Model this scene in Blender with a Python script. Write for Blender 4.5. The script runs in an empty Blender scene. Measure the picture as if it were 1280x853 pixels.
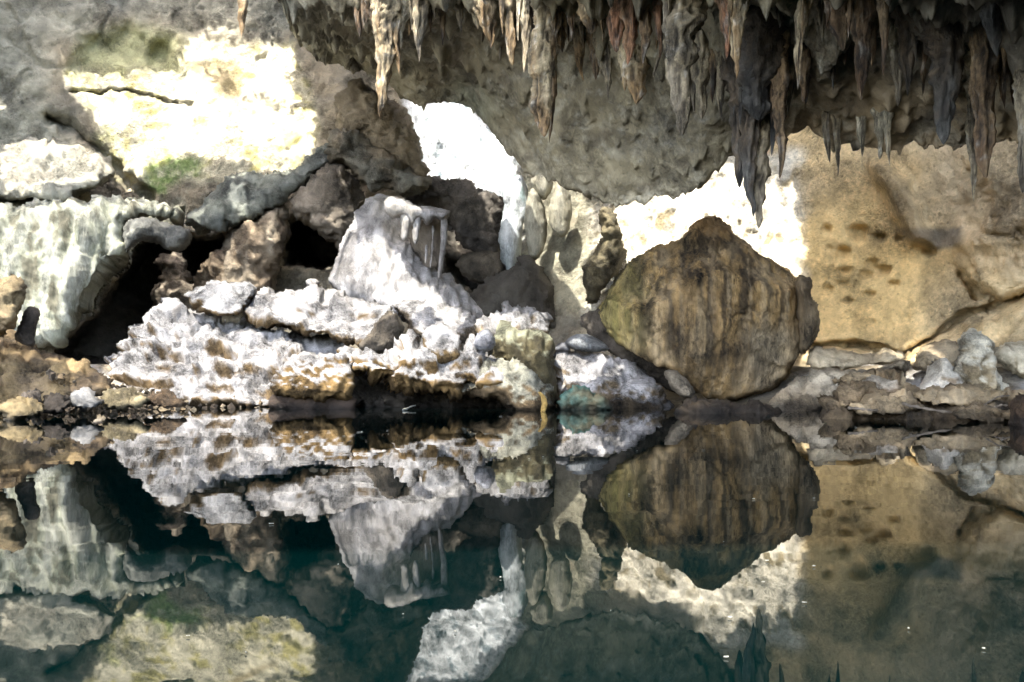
import bpy, math, random
import numpy as np
from mathutils import Vector

random.seed(7)
RNG = np.random.RandomState(7)
S = bpy.context.scene
COL = S.collection

# ------------------------------------------------------------------ numeric noise
_perm = RNG.permutation(256).astype(np.int64)
PERM = np.concatenate([_perm, _perm, _perm])
_g = RNG.normal(size=(256, 3)); GRAD = _g / np.linalg.norm(_g, axis=1)[:, None]
RND3 = RNG.rand(256, 3)


def _hash(ix, iy, iz):
    return PERM[PERM[PERM[ix & 255] + (iy & 255)] + (iz & 255)]


def perlin(p):
    p = np.asarray(p, float)
    i = np.floor(p).astype(np.int64); f = p - i
    u = f * f * f * (f * (f * 6 - 15) + 10)
    out = 0
    for dx in (0, 1):
        for dy in (0, 1):
            for dz in (0, 1):
                g = GRAD[_hash(i[:, 0] + dx, i[:, 1] + dy, i[:, 2] + dz)]
                d = (g * (f - np.array([dx, dy, dz]))).sum(1)
                w = ((u[:, 0] if dx else 1 - u[:, 0]) * (u[:, 1] if dy else 1 - u[:, 1]) * (u[:, 2] if dz else 1 - u[:, 2]))
                out = out + w * d
    return out * 1.5


def fbm(p, o=4, gain=0.5, lac=2.03):
    p = np.asarray(p, float); a = 1.0; s = 0; t = 0
    for k in range(o):
        s = s + a * perlin(p + 17.3 * k); t += a; a *= gain; p = p * lac
    return s / t


def ridged(p, o=4, gain=0.5):
    p = np.asarray(p, float); a = 1.0; s = 0; t = 0
    for k in range(o):
        s = s + a * (1 - np.abs(perlin(p + 31.7 * k)) * 2); t += a; a *= gain; p = p * 2.07
    return s / t


def worley(p):
    p = np.asarray(p, float); i = np.floor(p).astype(np.int64); f = p - i
    b1 = np.full(len(p), 9.0); b2 = np.full(len(p), 9.0)
    for dx in (-1, 0, 1):
        for dy in (-1, 0, 1):
            for dz in (-1, 0, 1):
                c = RND3[_hash(i[:, 0] + dx, i[:, 1] + dy, i[:, 2] + dz)] + np.array([dx, dy, dz]) - f
                d = np.sqrt((c * c).sum(1))
                b2 = np.minimum(b2, np.maximum(b1, d)); b1 = np.minimum(b1, d)
    return b1, b2


def facets(p, rot=0):
    """broken planes: every cell of a jittered lattice gets its own tilt"""
    p = np.asarray(p, float); i = np.floor(p).astype(np.int64); f = p - i
    best = np.full(len(p), 9.0); val = np.zeros(len(p))
    for dx in (-1, 0, 1):
        for dy in (-1, 0, 1):
            for dz in (-1, 0, 1):
                h = _hash(i[:, 0] + dx, i[:, 1] + dy, i[:, 2] + dz)
                d3 = f - (RND3[h] + np.array([dx, dy, dz])); d = (d3 * d3).sum(1)
                t = (d3 * GRAD[(h + 7 + rot) & 255]).sum(1) + 0.35 * (RND3[(h + 3) & 255, 0] - .5)
                m = d < best; best = np.where(m, d, best); val = np.where(m, t, val)
    return val


def sstep(a, b, x):
    t = np.clip((x - a) / (b - a), 0, 1); return t * t * (3 - 2 * t)


def lerp(a, b, t):
    t = np.asarray(t)[:, None]; return np.asarray(a) * (1 - t) + np.asarray(b) * t


def c3(*v):
    return np.array(v, float)


# ------------------------------------------------------------------ survey: bearing (x right, y down) and distance to a point of the cave
F, HX, HY, EYE = 1108.0, 640.0, 462.0, 1.0


def P(px, py, d):
    px, py, d = np.broadcast_arrays(np.asarray(px, float), np.asarray(py, float), np.asarray(d, float))
    return np.stack([(px - HX) / F * d, d, EYE + d * (HY - py) / F], -1)


def sdf(poly, X, Y):
    """signed distance to a polygon, negative inside"""
    poly = np.asarray(poly, float); d = np.full(X.shape, 1e9); ins = np.zeros(X.shape, bool)
    n = len(poly)
    for k in range(n):
        ax, ay = poly[k]; bx, by = poly[(k + 1) % n]
        ex, ey = bx - ax, by - ay
        t = np.clip(((X - ax) * ex + (Y - ay) * ey) / (ex * ex + ey * ey + 1e-9), 0, 1)
        d = np.minimum(d, np.hypot(X - ax - t * ex, Y - ay - t * ey))
        if ey != 0:
            ins ^= ((ay > Y) != (by > Y)) & (X < ex * (Y - ay) / ey + ax)
    return np.where(ins, -d, d)


def pathdist(path, X, Y):
    d = np.full(X.shape, 1e9)
    for (ax, ay), (bx, by) in zip(path[:-1], path[1:]):
        ex, ey = bx - ax, by - ay
        t = np.clip(((X - ax) * ex + (Y - ay) * ey) / (ex * ex + ey * ey + 1e-9), 0, 1)
        d = np.minimum(d, np.hypot(X - ax - t * ex, Y - ay - t * ey))
    return d


# ------------------------------------------------------------------ mesh helpers
def grid_faces(R, C, wrap=False, keep=None):
    r = np.arange(R - 1)[:, None]; c = np.arange(C if wrap else C - 1)[None, :]
    a = r * C + c; b = r * C + (c + 1) % C
    q = np.stack([a, b, b + C, a + C], -1).reshape(-1, 4)
    return q if keep is None else q[keep.reshape(-1)]


def vnormals(v, q):
    n = np.cross(v[q[:, 2]] - v[q[:, 0]], v[q[:, 3]] - v[q[:, 1]])
    out = np.zeros_like(v)
    for k in range(q.shape[1]):
        np.add.at(out, q[:, k], n)
    l = np.linalg.norm(out, axis=1); l[l == 0] = 1
    return out / l[:, None]


def mesh_obj(name, v, q, mat, cols=None, parent=None, tris=None, smooth=True):
    me = bpy.data.meshes.new(name)
    nq = len(q); nt = 0 if tris is None else len(tris)
    me.vertices.add(len(v)); me.vertices.foreach_set('co', np.ascontiguousarray(v, np.float32).ravel())
    loops = q.ravel() if nt == 0 else np.concatenate([q.ravel(), np.asarray(tris).ravel()])
    me.loops.add(len(loops)); me.loops.foreach_set('vertex_index', loops.astype(np.int32))
    st = np.arange(nq) * 4
    if nt: st = np.concatenate([st, nq * 4 + np.arange(nt) * 3])
    me.polygons.add(nq + nt); me.polygons.foreach_set('loop_start', st.astype(np.int32))
    me.polygons.foreach_set('use_smooth', np.full(nq + nt, smooth))
    me.update(calc_edges=True); me.validate()
    if cols is not None:
        at = me.color_attributes.new('Col', 'FLOAT_COLOR', 'POINT')
        a = np.ones((len(v), 4), np.float32); a[:, :3] = np.clip(cols, 0.004, 0.9)
        at.data.foreach_set('color', a.ravel())
    if mat: me.materials.append(mat)
    o = bpy.data.objects.new(name, me); COL.objects.link(o)
    if parent: o.parent = parent
    return o


def tag(o, label, cat, group=None, kind=None):
    if label: o['label'] = label
    if cat: o['category'] = cat
    if group: o['group'] = group
    if kind: o['kind'] = kind
    return o


def empty(name, loc):
    o = bpy.data.objects.new(name, None); COL.objects.link(o); o.location = loc; o.empty_display_size = 0.3
    return o


def rebase(o, loc):
    """move an object's origin to loc without moving its mesh"""
    me = o.data; n = len(me.vertices); a = np.empty(n * 3, np.float32); me.vertices.foreach_get('co', a)
    a = a.reshape(-1, 3) - np.array(loc, np.float32); me.vertices.foreach_set('co', a.ravel()); me.update()
    o.location = loc


# ------------------------------------------------------------------ materials
def nd(nt, typ, **kw):
    n = nt.nodes.new(typ)
    for k, v in kw.items():
        setattr(n, k, v)
    return n


def rock_mat(name, scale=3.0, rough=0.85, bump=0.5, spec=0.3, speck=0.0, streak=False, pits=0.6, contrast=0.5):
    m = bpy.data.materials.new(name); m.use_nodes = True; nt = m.node_tree; L = nt.links
    bs = nt.nodes['Principled BSDF']
    at = nd(nt, 'ShaderNodeAttribute', attribute_name='Col')
    geo = nd(nt, 'ShaderNodeNewGeometry')
    mp = nd(nt, 'ShaderNodeMapping'); L.new(geo.outputs['Position'], mp.inputs['Vector'])
    if streak: mp.inputs['Scale'].default_value = (1, 1, 0.22)
    n1 = nd(nt, 'ShaderNodeTexNoise'); n1.inputs['Scale'].default_value = scale; n1.inputs['Detail'].default_value = 8; n1.inputs['Roughness'].default_value = 0.62
    L.new(mp.outputs[0], n1.inputs['Vector'])
    n2 = nd(nt, 'ShaderNodeTexNoise'); n2.inputs['Scale'].default_value = scale * 5.5; n2.inputs['Detail'].default_value = 6; n2.inputs['Roughness'].default_value = 0.78
    mp2 = nd(nt, 'ShaderNodeMapping'); L.new(geo.outputs['Position'], mp2.inputs['Vector'])
    if streak: mp2.inputs['Scale'].default_value = (1, 1, 0.4)
    L.new(mp2.outputs[0], n2.inputs['Vector'])
    vo = nd(nt, 'ShaderNodeTexVoronoi'); vo.inputs['Scale'].default_value = scale * 3.2; L.new(geo.outputs['Position'], vo.inputs['Vector'])
    # colour = Col * (1-contrast .. 1+contrast)
    mr = nd(nt, 'ShaderNodeMapRange'); L.new(n1.outputs['Fac'], mr.inputs['Value'])
    mr.inputs['From Min'].default_value = 0.3; mr.inputs['From Max'].default_value = 0.7
    mr.inputs['To Min'].default_value = 1 - contrast; mr.inputs['To Max'].default_value = 1 + contrast * 0.55
    mr2 = nd(nt, 'ShaderNodeMapRange'); L.new(n2.outputs['Fac'], mr2.inputs['Value'])
    mr2.inputs['From Min'].default_value = 0.3; mr2.inputs['From Max'].default_value = 0.7
    mr2.inputs['To Min'].default_value = 1 - contrast * 1.0; mr2.inputs['To Max'].default_value = 1 + contrast * 0.6
    mu = nd(nt, 'ShaderNodeMath', operation='MULTIPLY'); L.new(mr.outputs[0], mu.inputs[0]); L.new(mr2.outputs[0], mu.inputs[1])
    n3 = nd(nt, 'ShaderNodeTexNoise'); n3.inputs['Scale'].default_value = scale * 0.4; n3.inputs['Detail'].default_value = 3; L.new(geo.outputs['Position'], n3.inputs['Vector'])
    am = nd(nt, 'ShaderNodeMapRange'); L.new(n3.outputs['Fac'], am.inputs['Value']); am.inputs['From Min'].default_value = 0.38; am.inputs['From Max'].default_value = 0.66
    am.inputs['To Min'].default_value = 0.45; am.inputs['To Max'].default_value = 1.25
    sb = nd(nt, 'ShaderNodeMath', operation='SUBTRACT'); L.new(mu.outputs[0], sb.inputs[0]); sb.inputs[1].default_value = 0.95
    ma = nd(nt, 'ShaderNodeMath', operation='MULTIPLY_ADD'); L.new(sb.outputs[0], ma.inputs[0]); L.new(am.outputs[0], ma.inputs[1]); ma.inputs[2].default_value = 0.95
    mu = ma
    bs_ = nd(nt, 'ShaderNodeMath', operation='MULTIPLY'); L.new(am.outputs[0], bs_.inputs[0]); bs_.inputs[1].default_value = bump
    # small dark pits
    mr3 = nd(nt, 'ShaderNodeMapRange'); L.new(vo.outputs['Distance'], mr3.inputs['Value'])
    mr3.inputs['From Min'].default_value = 0.02; mr3.inputs['From Max'].default_value = 0.22
    mr3.inputs['To Min'].default_value = 1 - pits * 0.6; mr3.inputs['To Max'].default_value = 1
    mu2 = nd(nt, 'ShaderNodeMath', operation='MULTIPLY'); L.new(mu.outputs[0], mu2.inputs[0]); L.new(mr3.outputs[0], mu2.inputs[1])
    vm = nd(nt, 'ShaderNodeVectorMath', operation='SCALE'); L.new(at.outputs['Color'], vm.inputs[0]); L.new(mu2.outputs[0], vm.inputs['Scale'])
    L.new(vm.outputs[0], bs.inputs['Base Color'])
    bs.inputs['Roughness'].default_value = rough; bs.inputs['Specular IOR Level'].default_value = spec
    # bump
    h = nd(nt, 'ShaderNodeMath', operation='MULTIPLY_ADD'); L.new(n2.outputs['Fac'], h.inputs[0]); h.inputs[1].default_value = 0.35; L.new(n1.outputs['Fac'], h.inputs[2])
    h2 = nd(nt, 'ShaderNodeMath', operation='MULTIPLY_ADD'); L.new(mr3.outputs[0], h2.inputs[0]); h2.inputs[1].default_value = 0.22; L.new(h.outputs[0], h2.inputs[2])
    bp = nd(nt, 'ShaderNodeBump'); bp.inputs['Strength'].default_value = bump; bp.inputs['Distance'].default_value = 0.9 / scale
    L.new(bs_.outputs[0], bp.inputs['Strength']); L.new(h2.outputs[0], bp.inputs['Height']); L.new(bp.outputs[0], bs.inputs['Normal'])
    return m


M = {
    'wall': rock_mat('wall_limestone', 1.5, 0.75, 0.9, 0.3, contrast=0.5),
    'ceiling': rock_mat('ceiling_limestone', 1.6, 0.55, 0.7, 0.5, contrast=0.55),
    'powder': rock_mat('powdered_rock', 3.0, 0.9, 1.0, 0.2, contrast=0.72, pits=1.2),
    'boulder': rock_mat('streaked_boulder', 2.2, 0.8, 1.0, 0.3, streak=True, contrast=0.85),
    'rock': rock_mat('brown_rock', 2.6, 0.75, 1.0, 0.35, contrast=0.65),
    'flow': rock_mat('flowstone', 3.0, 0.7, 0.9, 0.4, streak=True, contrast=0.5),
    'drip': rock_mat('stalactite_stone', 4.0, 0.6, 1.0, 0.45, streak=True, contrast=0.75),
}


# ------------------------------------------------------------------ colour recipes (surface colours; the powder one also carries light on tops)
def col_powder_toplight(brown=(0.16, 0.11, 0.055), white=(0.37, 0.36, 0.35), bias=0.0, soft=0.35, freq=1.1):
    brown, white = c3(*brown), c3(*white)

    def f(v, n, px, py, t):
        a = fbm(v * freq, 4) * 1.1 + 0.22 * fbm(v * 5.0, 3) + 0.55 * fbm(v * c3(2.6, 2.6, 0.5) + 21, 3)
        m = sstep(-soft, soft, n[:, 2] * 1.5 + a + bias - 0.36 + 0.9 * (0.5 - t))  # dust on upward faces and upper parts, whitened further for light from above
        pit = sstep(0.18, 0.4, fbm(v * 3.3 + 70, 4, .65)) * 0.6
        b = brown * (1 + 0.9 * fbm(v * c3(3, 3, .6) + 2, 4))[:, None]
        return b * (1 - m[:, None]) + white * ((1 + 0.5 * fbm(v * 1.7 + 9, 4)) * (1 - pit))[:, None] * m[:, None]
    return f


def col_plain(base, var=0.5, second=None, freq=0.8):
    base = c3(*base); second = base * 0.55 if second is None else c3(*second)

    def f(v, n, px, py, t):
        a = sstep(-0.35, 0.35, fbm(v * freq, 4))
        return (base * (1 - a[:, None]) + second * a[:, None]) * (1 + var * fbm(v * 3.1 + 5, 4))[:, None]
    return f


# ------------------------------------------------------------------ rocks: an outline seen from the viewpoint, given distance, thickness and a back
def resample(pts, step, jag=0.0, seed=0, smooth=1):
    p = np.asarray(pts, float)
    for _ in range(smooth):                                   # corner cutting
        q = np.roll(p, -1, 0); p = np.stack([p * 0.78 + q * 0.22, p * 0.22 + q * 0.78], 1).reshape(-1, 2)
    q = np.vstack([p, p[:1]]); L = np.hypot(*np.diff(q, axis=0).T); s = np.concatenate([[0], np.cumsum(L)])
    n = max(24, int(s[-1] / step)); u = np.linspace(0, s[-1], n, endpoint=False)
    r = np.stack([np.interp(u, s, q[:, 0]), np.interp(u, s, q[:, 1])], 1)
    if jag:
        d = np.roll(r, -1, 0) - np.roll(r, 1, 0); d /= np.linalg.norm(d, axis=1)[:, None] + 1e-9
        nz = fbm(np.stack([r[:, 0] * 0.07, r[:, 1] * 0.07, np.full(n, seed * 3.7)], 1), 4, 0.6) * jag
        r = r + np.stack([d[:, 1], -d[:, 0]], 1) * nz[:, None]
    return r


def relax(v, q, it=1, f=0.6):
    for _ in range(it):
        acc = np.zeros_like(v); n = np.zeros(len(v))
        for a, b in ((0, 1), (1, 2), (2, 3), (3, 0)):
            np.add.at(acc, q[:, a], v[q[:, b]]); np.add.at(acc, q[:, b], v[q[:, a]]); np.add.at(n, q[:, a], 1); np.add.at(n, q[:, b], 1)
        v = v * (1 - f) + f * acc / n[:, None]
    return v


def rock_arrays(outline, D, T, back=None, centre=None, lean=0.0, yaw=0.0, a=2.6, step=2.2, jag=3.0, seed=0, rough=0.12, freq=1.2, flute=0.0, flute_f=3.0, crag=0.0, dfun=None, smooth=1, spike=0.0, rad=None, fct=1.0, strata=0.0):
    """a solid rock: the outline swells towards the front and the back by its distance from the edge"""
    b = resample(outline, step, jag, seed, smooth)
    for _ in range(2):
        xs = np.arange(b[:, 0].min() - 2 * step, b[:, 0].max() + 2.5 * step, step); ys = np.arange(b[:, 1].min() - 2 * step, b[:, 1].max() + 2.5 * step, step)
        X, Y = np.meshgrid(xs, ys); s = sdf(b, X, Y); maxd = -s.min()
        if maxd > 5 * step: break
        step = max(0.55, maxd / 5.5)
    gy_, gx_ = np.gradient(s, step); gl = np.hypot(gx_, gy_) + 1e-9
    keep = (s[:-1, :-1] + s[1:, :-1] + s[:-1, 1:] + s[1:, 1:]) < 0
    cnt = np.zeros(s.shape, int)
    cnt[:-1, :-1] += keep; cnt[1:, :-1] += keep; cnt[:-1, 1:] += keep; cnt[1:, 1:] += keep
    used = cnt > 0; edge = used & (cnt < 4)
    X = np.where(edge, X - s * gx_ / gl, X); Y = np.where(edge, Y - s * gy_ / gl, Y)
    dist = np.where(edge, 0, np.maximum(0, -s))
    if rad is None: rad = 0.95 if a < 3 else 0.7
    u = np.clip(dist / (maxd * rad), 0, 1); prof = (1 - (1 - u) ** a) ** (1 / a)
    back = T * 0.7 if back is None else back
    ymax = b[:, 1].max(); mpp = D / F
    tilt = lean * (ymax - Y) * mpp + yaw * (X - X.mean()) * mpp
    df = -T * prof + tilt + (dfun(X, Y) if dfun is not None else 0); db = back * prof + tilt + (np.where(edge, dfun(X, Y), 0) if dfun is not None else 0)
    fi = -np.ones(s.shape, int); fi[used] = np.arange(used.sum())
    inner = used & ~edge; bi = fi.copy(); bi[inner] = used.sum() + np.arange(inner.sum())
    v = np.vstack([P(X, Y, D + df)[used], P(X, Y, D + db)[inner]])
    r, c = np.nonzero(keep)
    q = np.concatenate([np.stack([fi[r, c], fi[r + 1, c], fi[r + 1, c + 1], fi[r, c + 1]], 1), np.stack([bi[r, c], bi[r, c + 1], bi[r + 1, c + 1], bi[r + 1, c]], 1)])
    nn = vnormals(v, q)
    wv_ = v + 0.22 / freq * np.stack([fbm(v * freq * 1.6 + 9 * k, 3) for k in range(3)], 1)
    off = rough * (0.9 * fbm(v * freq * .7 + seed * 5.1, 3, 0.5) + fct * (0.95 * facets(wv_ * freq * .75 + seed) + 0.42 * facets(wv_ * freq * 2.1 + seed + 9)))
    if crag:
        f1, f2 = worley(v * freq * 0.9 + seed + 0.5 * fbm(v * freq * 1.5, 3)[:, None])
        off = off - crag * np.exp(-((f2 - f1) / 0.07) ** 2) * sstep(-.2, .2, fbm(v * freq * .7 + 50, 2)) 
    if flute: off = off + flute * (ridged(v * np.array([flute_f, flute_f * .5, flute_f * 0.16]) + seed, 3) - 0.4)
    if strata:                                                   # bedding: the layers step back one above the other
        zl = v[:, 2] * 2.1 + 0.12 * v[:, 0] + 0.7 * fbm(v * .5 + seed, 3); fr = zl - np.floor(zl)
        off = off + strata * (sstep(0.0, .22, fr) * (1 - fr) * 1.6 - 0.5) * (0.6 + 1.2 * fbm(v * .8 + 12, 2))
    v = relax(v + nn * off[:, None], q, 1, .45)
    nn = vnormals(v, q)
    v = v + nn * (rough * 0.42 * fbm(v * freq * 4.5 + 4, 4, .66))[:, None]
    nn = vnormals(v, q)
    if spike:
        v[:, 2] += spike * np.maximum(0, fbm(v * c3(1.7, 1.7, 0.4) + seed, 3, .5) - .05) * sstep(0.1, .6, nn[:, 2]); nn = vnormals(v, q)
    pxx = np.concatenate([X[used], X[inner]]); pyy = np.concatenate([Y[used], Y[inner]])
    t = (pyy - b[:, 1].min()) / (ymax - b[:, 1].min())
    return v, q, None, nn, pxx, pyy, t


def rock(name, label, cat, outline, D, T, colf, mat='rock', group=None, parent=None, wet_h=0.0, **kw):
    v, q, tris, nn, px, py, t = rock_arrays(outline, D, T, **kw)
    cc_ = colf(v, nn, px, py, t)
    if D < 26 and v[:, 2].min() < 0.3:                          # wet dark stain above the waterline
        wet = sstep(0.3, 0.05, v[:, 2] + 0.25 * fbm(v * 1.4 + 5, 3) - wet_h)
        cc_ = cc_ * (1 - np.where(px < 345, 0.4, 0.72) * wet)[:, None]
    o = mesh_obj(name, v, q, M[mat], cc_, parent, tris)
    if parent is None:
        c = v.mean(0); c[2] = v[:, 2].min(); rebase(o, c.tolist())
        tag(o, label, cat, group)
    elif parent.type == 'EMPTY':
        rebase(o, (0, 0, 0)); o.matrix_parent_inverse = parent.matrix_world.inverted() if False else o.matrix_parent_inverse
        me = o.data; me.transform(__import__('mathutils').Matrix.Translation(-parent.location))
    return o


# ------------------------------------------------------------------ the cave wall
def gauss_depth(ctrl, X, Y, sig):
    num = np.zeros(X.shape); den = np.zeros(X.shape) + 1e-12
    for cx, cy, d in ctrl:
        w = np.exp(-((X - cx) ** 2 + (Y - cy) ** 2) / (2 * sig * sig)) + 1e-9 / (1 + ((X - cx) ** 2 + (Y - cy) ** 2) / 1e4)
        num += w * d; den += w
    return num / den


WALL_CTRL = [(-900, 200, 24), (-600, 200, 32), (-300, 100, 36), (-300, 400, 35), (-80, 100, 36), (-80, 350, 34), (40, 40, 37), (40, 150, 36.5), (40, 300, 34), (40, 430, 31),
             (150, 0, 39.5), (150, 100, 39), (150, 200, 37.5), (240, 140, 39), (330, 20, 40), (330, 90, 39.5), (330, 170, 38.5), (240, 230, 37.5), (240, 320, 37),
             (330, 240, 37), (330, 340, 36.5), (430, 30, 44), (430, 100, 39), (430, 170, 37.5), (430, 240, 37.5), (430, 340, 37.5), (520, -20, 46), (520, 60, 45), (540, 150, 41.5), (580, 200, 41),
             (640, -20, 46), (640, 90, 43), (620, 250, 40), (600, 330, 39), (520, 280, 38), (520, 400, 33), (640, 400, 34), (700, 100, 37), (700, 180, 35.5), (700, 260, 34), (710, 340, 33), (720, 400, 31),
             (780, -20, 36), (780, 120, 35), (780, 260, 32.5), (860, 0, 34), (860, 120, 33), (860, 250, 31), (870, 350, 30.5), (870, 430, 29), (960, 0, 32), (960, 150, 30.5), (960, 260, 30), (1000, 350, 29.5), (1000, 440, 28),
             (1080, 150, 28.5), (1080, 250, 28.5), (1080, 350, 28.5), (1080, 430, 27.5), (1180, 150, 26), (1180, 250, 26.5), (1180, 350, 27), (1180, 430, 26), (1270, 150, 23.5), (1270, 250, 24), (1270, 350, 25), (1270, 430, 24),
             (1400, 200, 21), (1400, 400, 21), (1600, 200, 19), (1900, 200, 16), (2200, 200, 14),
             (150, 480, 31), (330, 480, 31), (520, 490, 31), (700, 490, 29), (870, 500, 27), (1080, 510, 25), (1270, 520, 22)]
CAVS = [([(70, 450), (78, 425), (125, 385), (160, 330), (178, 300), (200, 285), (225, 300), (258, 292), (300, 285), (330, 275), (300, 300), (262, 335), (225, 380), (190, 410), (160, 465), (120, 470)], 10, 16),
        ([(360, 275), (372, 264), (400, 275), (425, 288), (434, 330), (400, 338), (356, 332)], 12, 12),
        ([(495, 245), (540, 232), (590, 232), (628, 250), (640, 330), (640, 400), (590, 385), (556, 345), (540, 300)], 2.0, 26),
        ([(556, 320), (580, 325), (612, 360), (615, 395), (590, 390), (560, 365)], 3, 14)]
PITS = [(1073, 293, 14, 12), (1099, 297, 9, 6), (1037, 311, 5, 4), (1054, 316, 10, 8), (1090, 330, 8, 6), (1056, 339, 9, 5), (1084, 344, 9, 6), (1103, 338, 11, 6), (1117, 355, 8, 4), (1054, 354, 7, 4),
        (1035, 362, 7, 5), (1087, 368, 8, 4), (1060, 376, 7, 3), (1034, 287, 7, 5), (1124, 299, 6, 4), (1160, 315, 8, 5), (1136, 398, 4, 3), (1090, 402, 5, 3), (1110, 400, 4, 3), (1245, 275, 8, 6)]
# measured bearings of the walls' horizontal and vertical mesh lines
gx = np.concatenate([np.linspace(-900, -40, 60)[:-1], np.arange(-40, 1322, 2.6), np.linspace(1325, 2200, 60)])
gy = np.concatenate([np.linspace(-120, -12, 18)[:-1], np.arange(-12, 500, 2.6), np.linspace(502, 560, 10)])
GX, GY = np.meshgrid(gx, gy)
WX = GX + 7 * perlin(np.stack([GX.ravel() * .02, GY.ravel() * .02, 0 * GX.ravel()], 1)).reshape(GX.shape) + 3 * perlin(np.stack([GX.ravel() * .06, GY.ravel() * .06, 0 * GX.ravel() + 4], 1)).reshape(GX.shape)
WY = GY + 7 * perlin(np.stack([GX.ravel() * .02, GY.ravel() * .02, 0 * GX.ravel() + 9], 1)).reshape(GX.shape) + 3 * perlin(np.stack([GX.ravel() * .06, GY.ravel() * .06, 0 * GX.ravel() + 14], 1)).reshape(GX.shape)
Dw = gauss_depth(WALL_CTRL, GX, GY, 55)
for poly, dep, soft in CAVS:
    Dw = Dw + dep * sstep(soft * 0.25, -soft, sdf(poly, WX, WY))
pit_mask = np.zeros(GX.shape)
for cx, cy, rx, ry in PITS:
    rr = ((GX - cx) / rx) ** 2 + ((GY - cy + 0.3 * ry) / np.where(GY < cy - 0.3 * ry, ry * .75, ry * 1.5)) ** 2
    Dw = Dw + 0.36 * min(1, (rx / 10) ** 1.4) * np.exp(-rr ** 2.2); pit_mask = np.maximum(pit_mask, np.exp(-rr ** 1.6))
crack = pathdist([(1000, 437), (1040, 433), (1070, 428), (1130, 441), (1160, 424), (1200, 397), (1250, 378), (1300, 362)], WX, WY)
Dw = Dw + 0.9 * np.exp(-(crack / 4.0) ** 2) - 0.5 * sstep(0, 14, WY - np.interp(WX, [1000, 1130, 1300], [436, 441, 362])) * sstep(990, 1030, WX)
crack2 = pathdist([(1200, 345), (1225, 365), (1250, 372)], WX, WY); Dw = Dw + 0.7 * np.exp(-(crack2 / 4) ** 2)
crack3 = pathdist([(90, 115), (140, 110), (200, 122), (240, 130)], WX, WY); Dw = Dw + 0.3 * np.exp(-(crack3 / 1.8) ** 2)
crack4 = pathdist([(62, 145), (100, 165), (130, 190), (150, 222), (185, 245)], WX, WY)
Dw = Dw + 1.0 * np.exp(-(crack4 / 6) ** 2)
rid = sdf([(1090, 205), (1112, 198), (1150, 255), (1168, 305), (1140, 305), (1112, 255)], WX, WY); Dw = Dw - 0.7 * sstep(8, -10, rid)
blk = sdf([(1200, 300), (1300, 240), (1330, 370), (1250, 375), (1200, 350)], WX, WY); Dw = Dw - 0.6 * sstep(6, -14, blk)
dome = sdf([(85, 95), (100, 45), (160, 28), (230, 45), (222, 92), (160, 92)], WX, WY); Dw = Dw + 0.4 * sstep(8, -22, dome)
dome2 = sdf([(180, 60), (200, 48), (218, 60), (214, 88), (195, 95), (182, 85)], WX, WY); Dw = Dw + 0.5 * sstep(4, -10, dome2)
tp = sdf([(110, -30), (130, 12), (160, 18), (180, -30)], WX, WY); Dw = Dw + 0.8 * sstep(5, -10, tp)
Vw = P(GX, GY, Dw)
# rows climbing on to the roof above, and columns running on to the cave mouth beside the viewer
up = [Vw[0] * np.array([1, 1, 0]) + np.array([0, 0, 1]) * z + np.array([0, 0.02, 0]) * (z - 20) for z in (34, 30, 27, 24, 21)]
Vw = np.concatenate([np.stack(up), Vw], 0)
lft = [np.stack([Vw[:, 0, 0] - k * 2, np.full(Vw.shape[0], y), Vw[:, 0, 2]], 1) for y, k in ((-9, 3), (-4, 2), (2, 1), (8, .3))]
rgt = [np.stack([Vw[:, -1, 0] + k * 2, np.full(Vw.shape[0], y), Vw[:, -1, 2]], 1) for y, k in ((4, .3), (0, 1), (-4, 2), (-9, 3))]
padr, padc = 5, 0
PXw = np.pad(WX, ((padr, 0), (padc, padc)), mode='edge'); PYw = np.pad(WY, ((padr, 0), (padc, padc)), mode='edge')
pitw = np.pad(pit_mask, ((padr, 0), (padc, padc)))
R_, C_ = Vw.shape[:2]; v = Vw.reshape(-1, 3); q = grid_faces(R_, C_)[:, ::-1]
px, py = PXw.ravel(), PYw.ravel()
smoothreg = sstep(30, -30, sdf([(985, 150), (1200, 150), (1190, 300), (1200, 420), (1000, 440), (960, 300)], px, py)) * 0.85
smoothA = sstep(20, -20, sdf([(85, 60), (230, 60), (300, 130), (300, 200), (200, 230), (120, 170)], px, py)) * 0.5
calm = 1 - np.maximum(smoothreg, smoothA)
nn = vnormals(v, q)
off = 0.45 * fbm(v * 0.33, 5) * calm + 0.16 * fbm(v * 1.3 + 3, 5, 0.55) * calm + 0.03 * fbm(v * 3, 3)
f1, f2 = worley(v * 0.55 + fbm(v * 0.8, 3)[:, None] * 0.6)
off = off - 0.16 * np.exp(-((f2 - f1) / 0.05) ** 2) * calm * sstep(-.1, .25, fbm(v * .4 + 60, 2)) + 0.28 * (ridged(v * 0.6 + 9, 4, .55) - .45) * calm
curt = sstep(20, -15, sdf([(655, 215), (700, 200), (760, 260), (745, 390), (690, 390), (655, 330)], px, py))
lit2 = sstep(14, -10, np.minimum(sdf([(505, 120), (600, 120), (660, 200), (660, 350), (615, 340), (615, 245), (515, 225)], px, py), sdf([(745, 265), (850, 240), (905, 190), (1000, 215), (1005, 345), (860, 345), (735, 395)], px, py)))
off = off + lit2 * 0.4 * (ridged(v * c3(1.1, 1.1, 0.35) + 12, 5, .6) - .4)
off = off + curt * 0.35 * (ridged(v * c3(0.9, 0.9, 0.1) + 2, 3) - 0.4)
v = v + nn * off[:, None]; nn = vnormals(v, q)


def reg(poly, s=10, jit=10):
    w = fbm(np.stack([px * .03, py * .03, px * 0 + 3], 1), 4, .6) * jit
    return sstep(s, -s, sdf(poly, px, py) + w)


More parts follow.
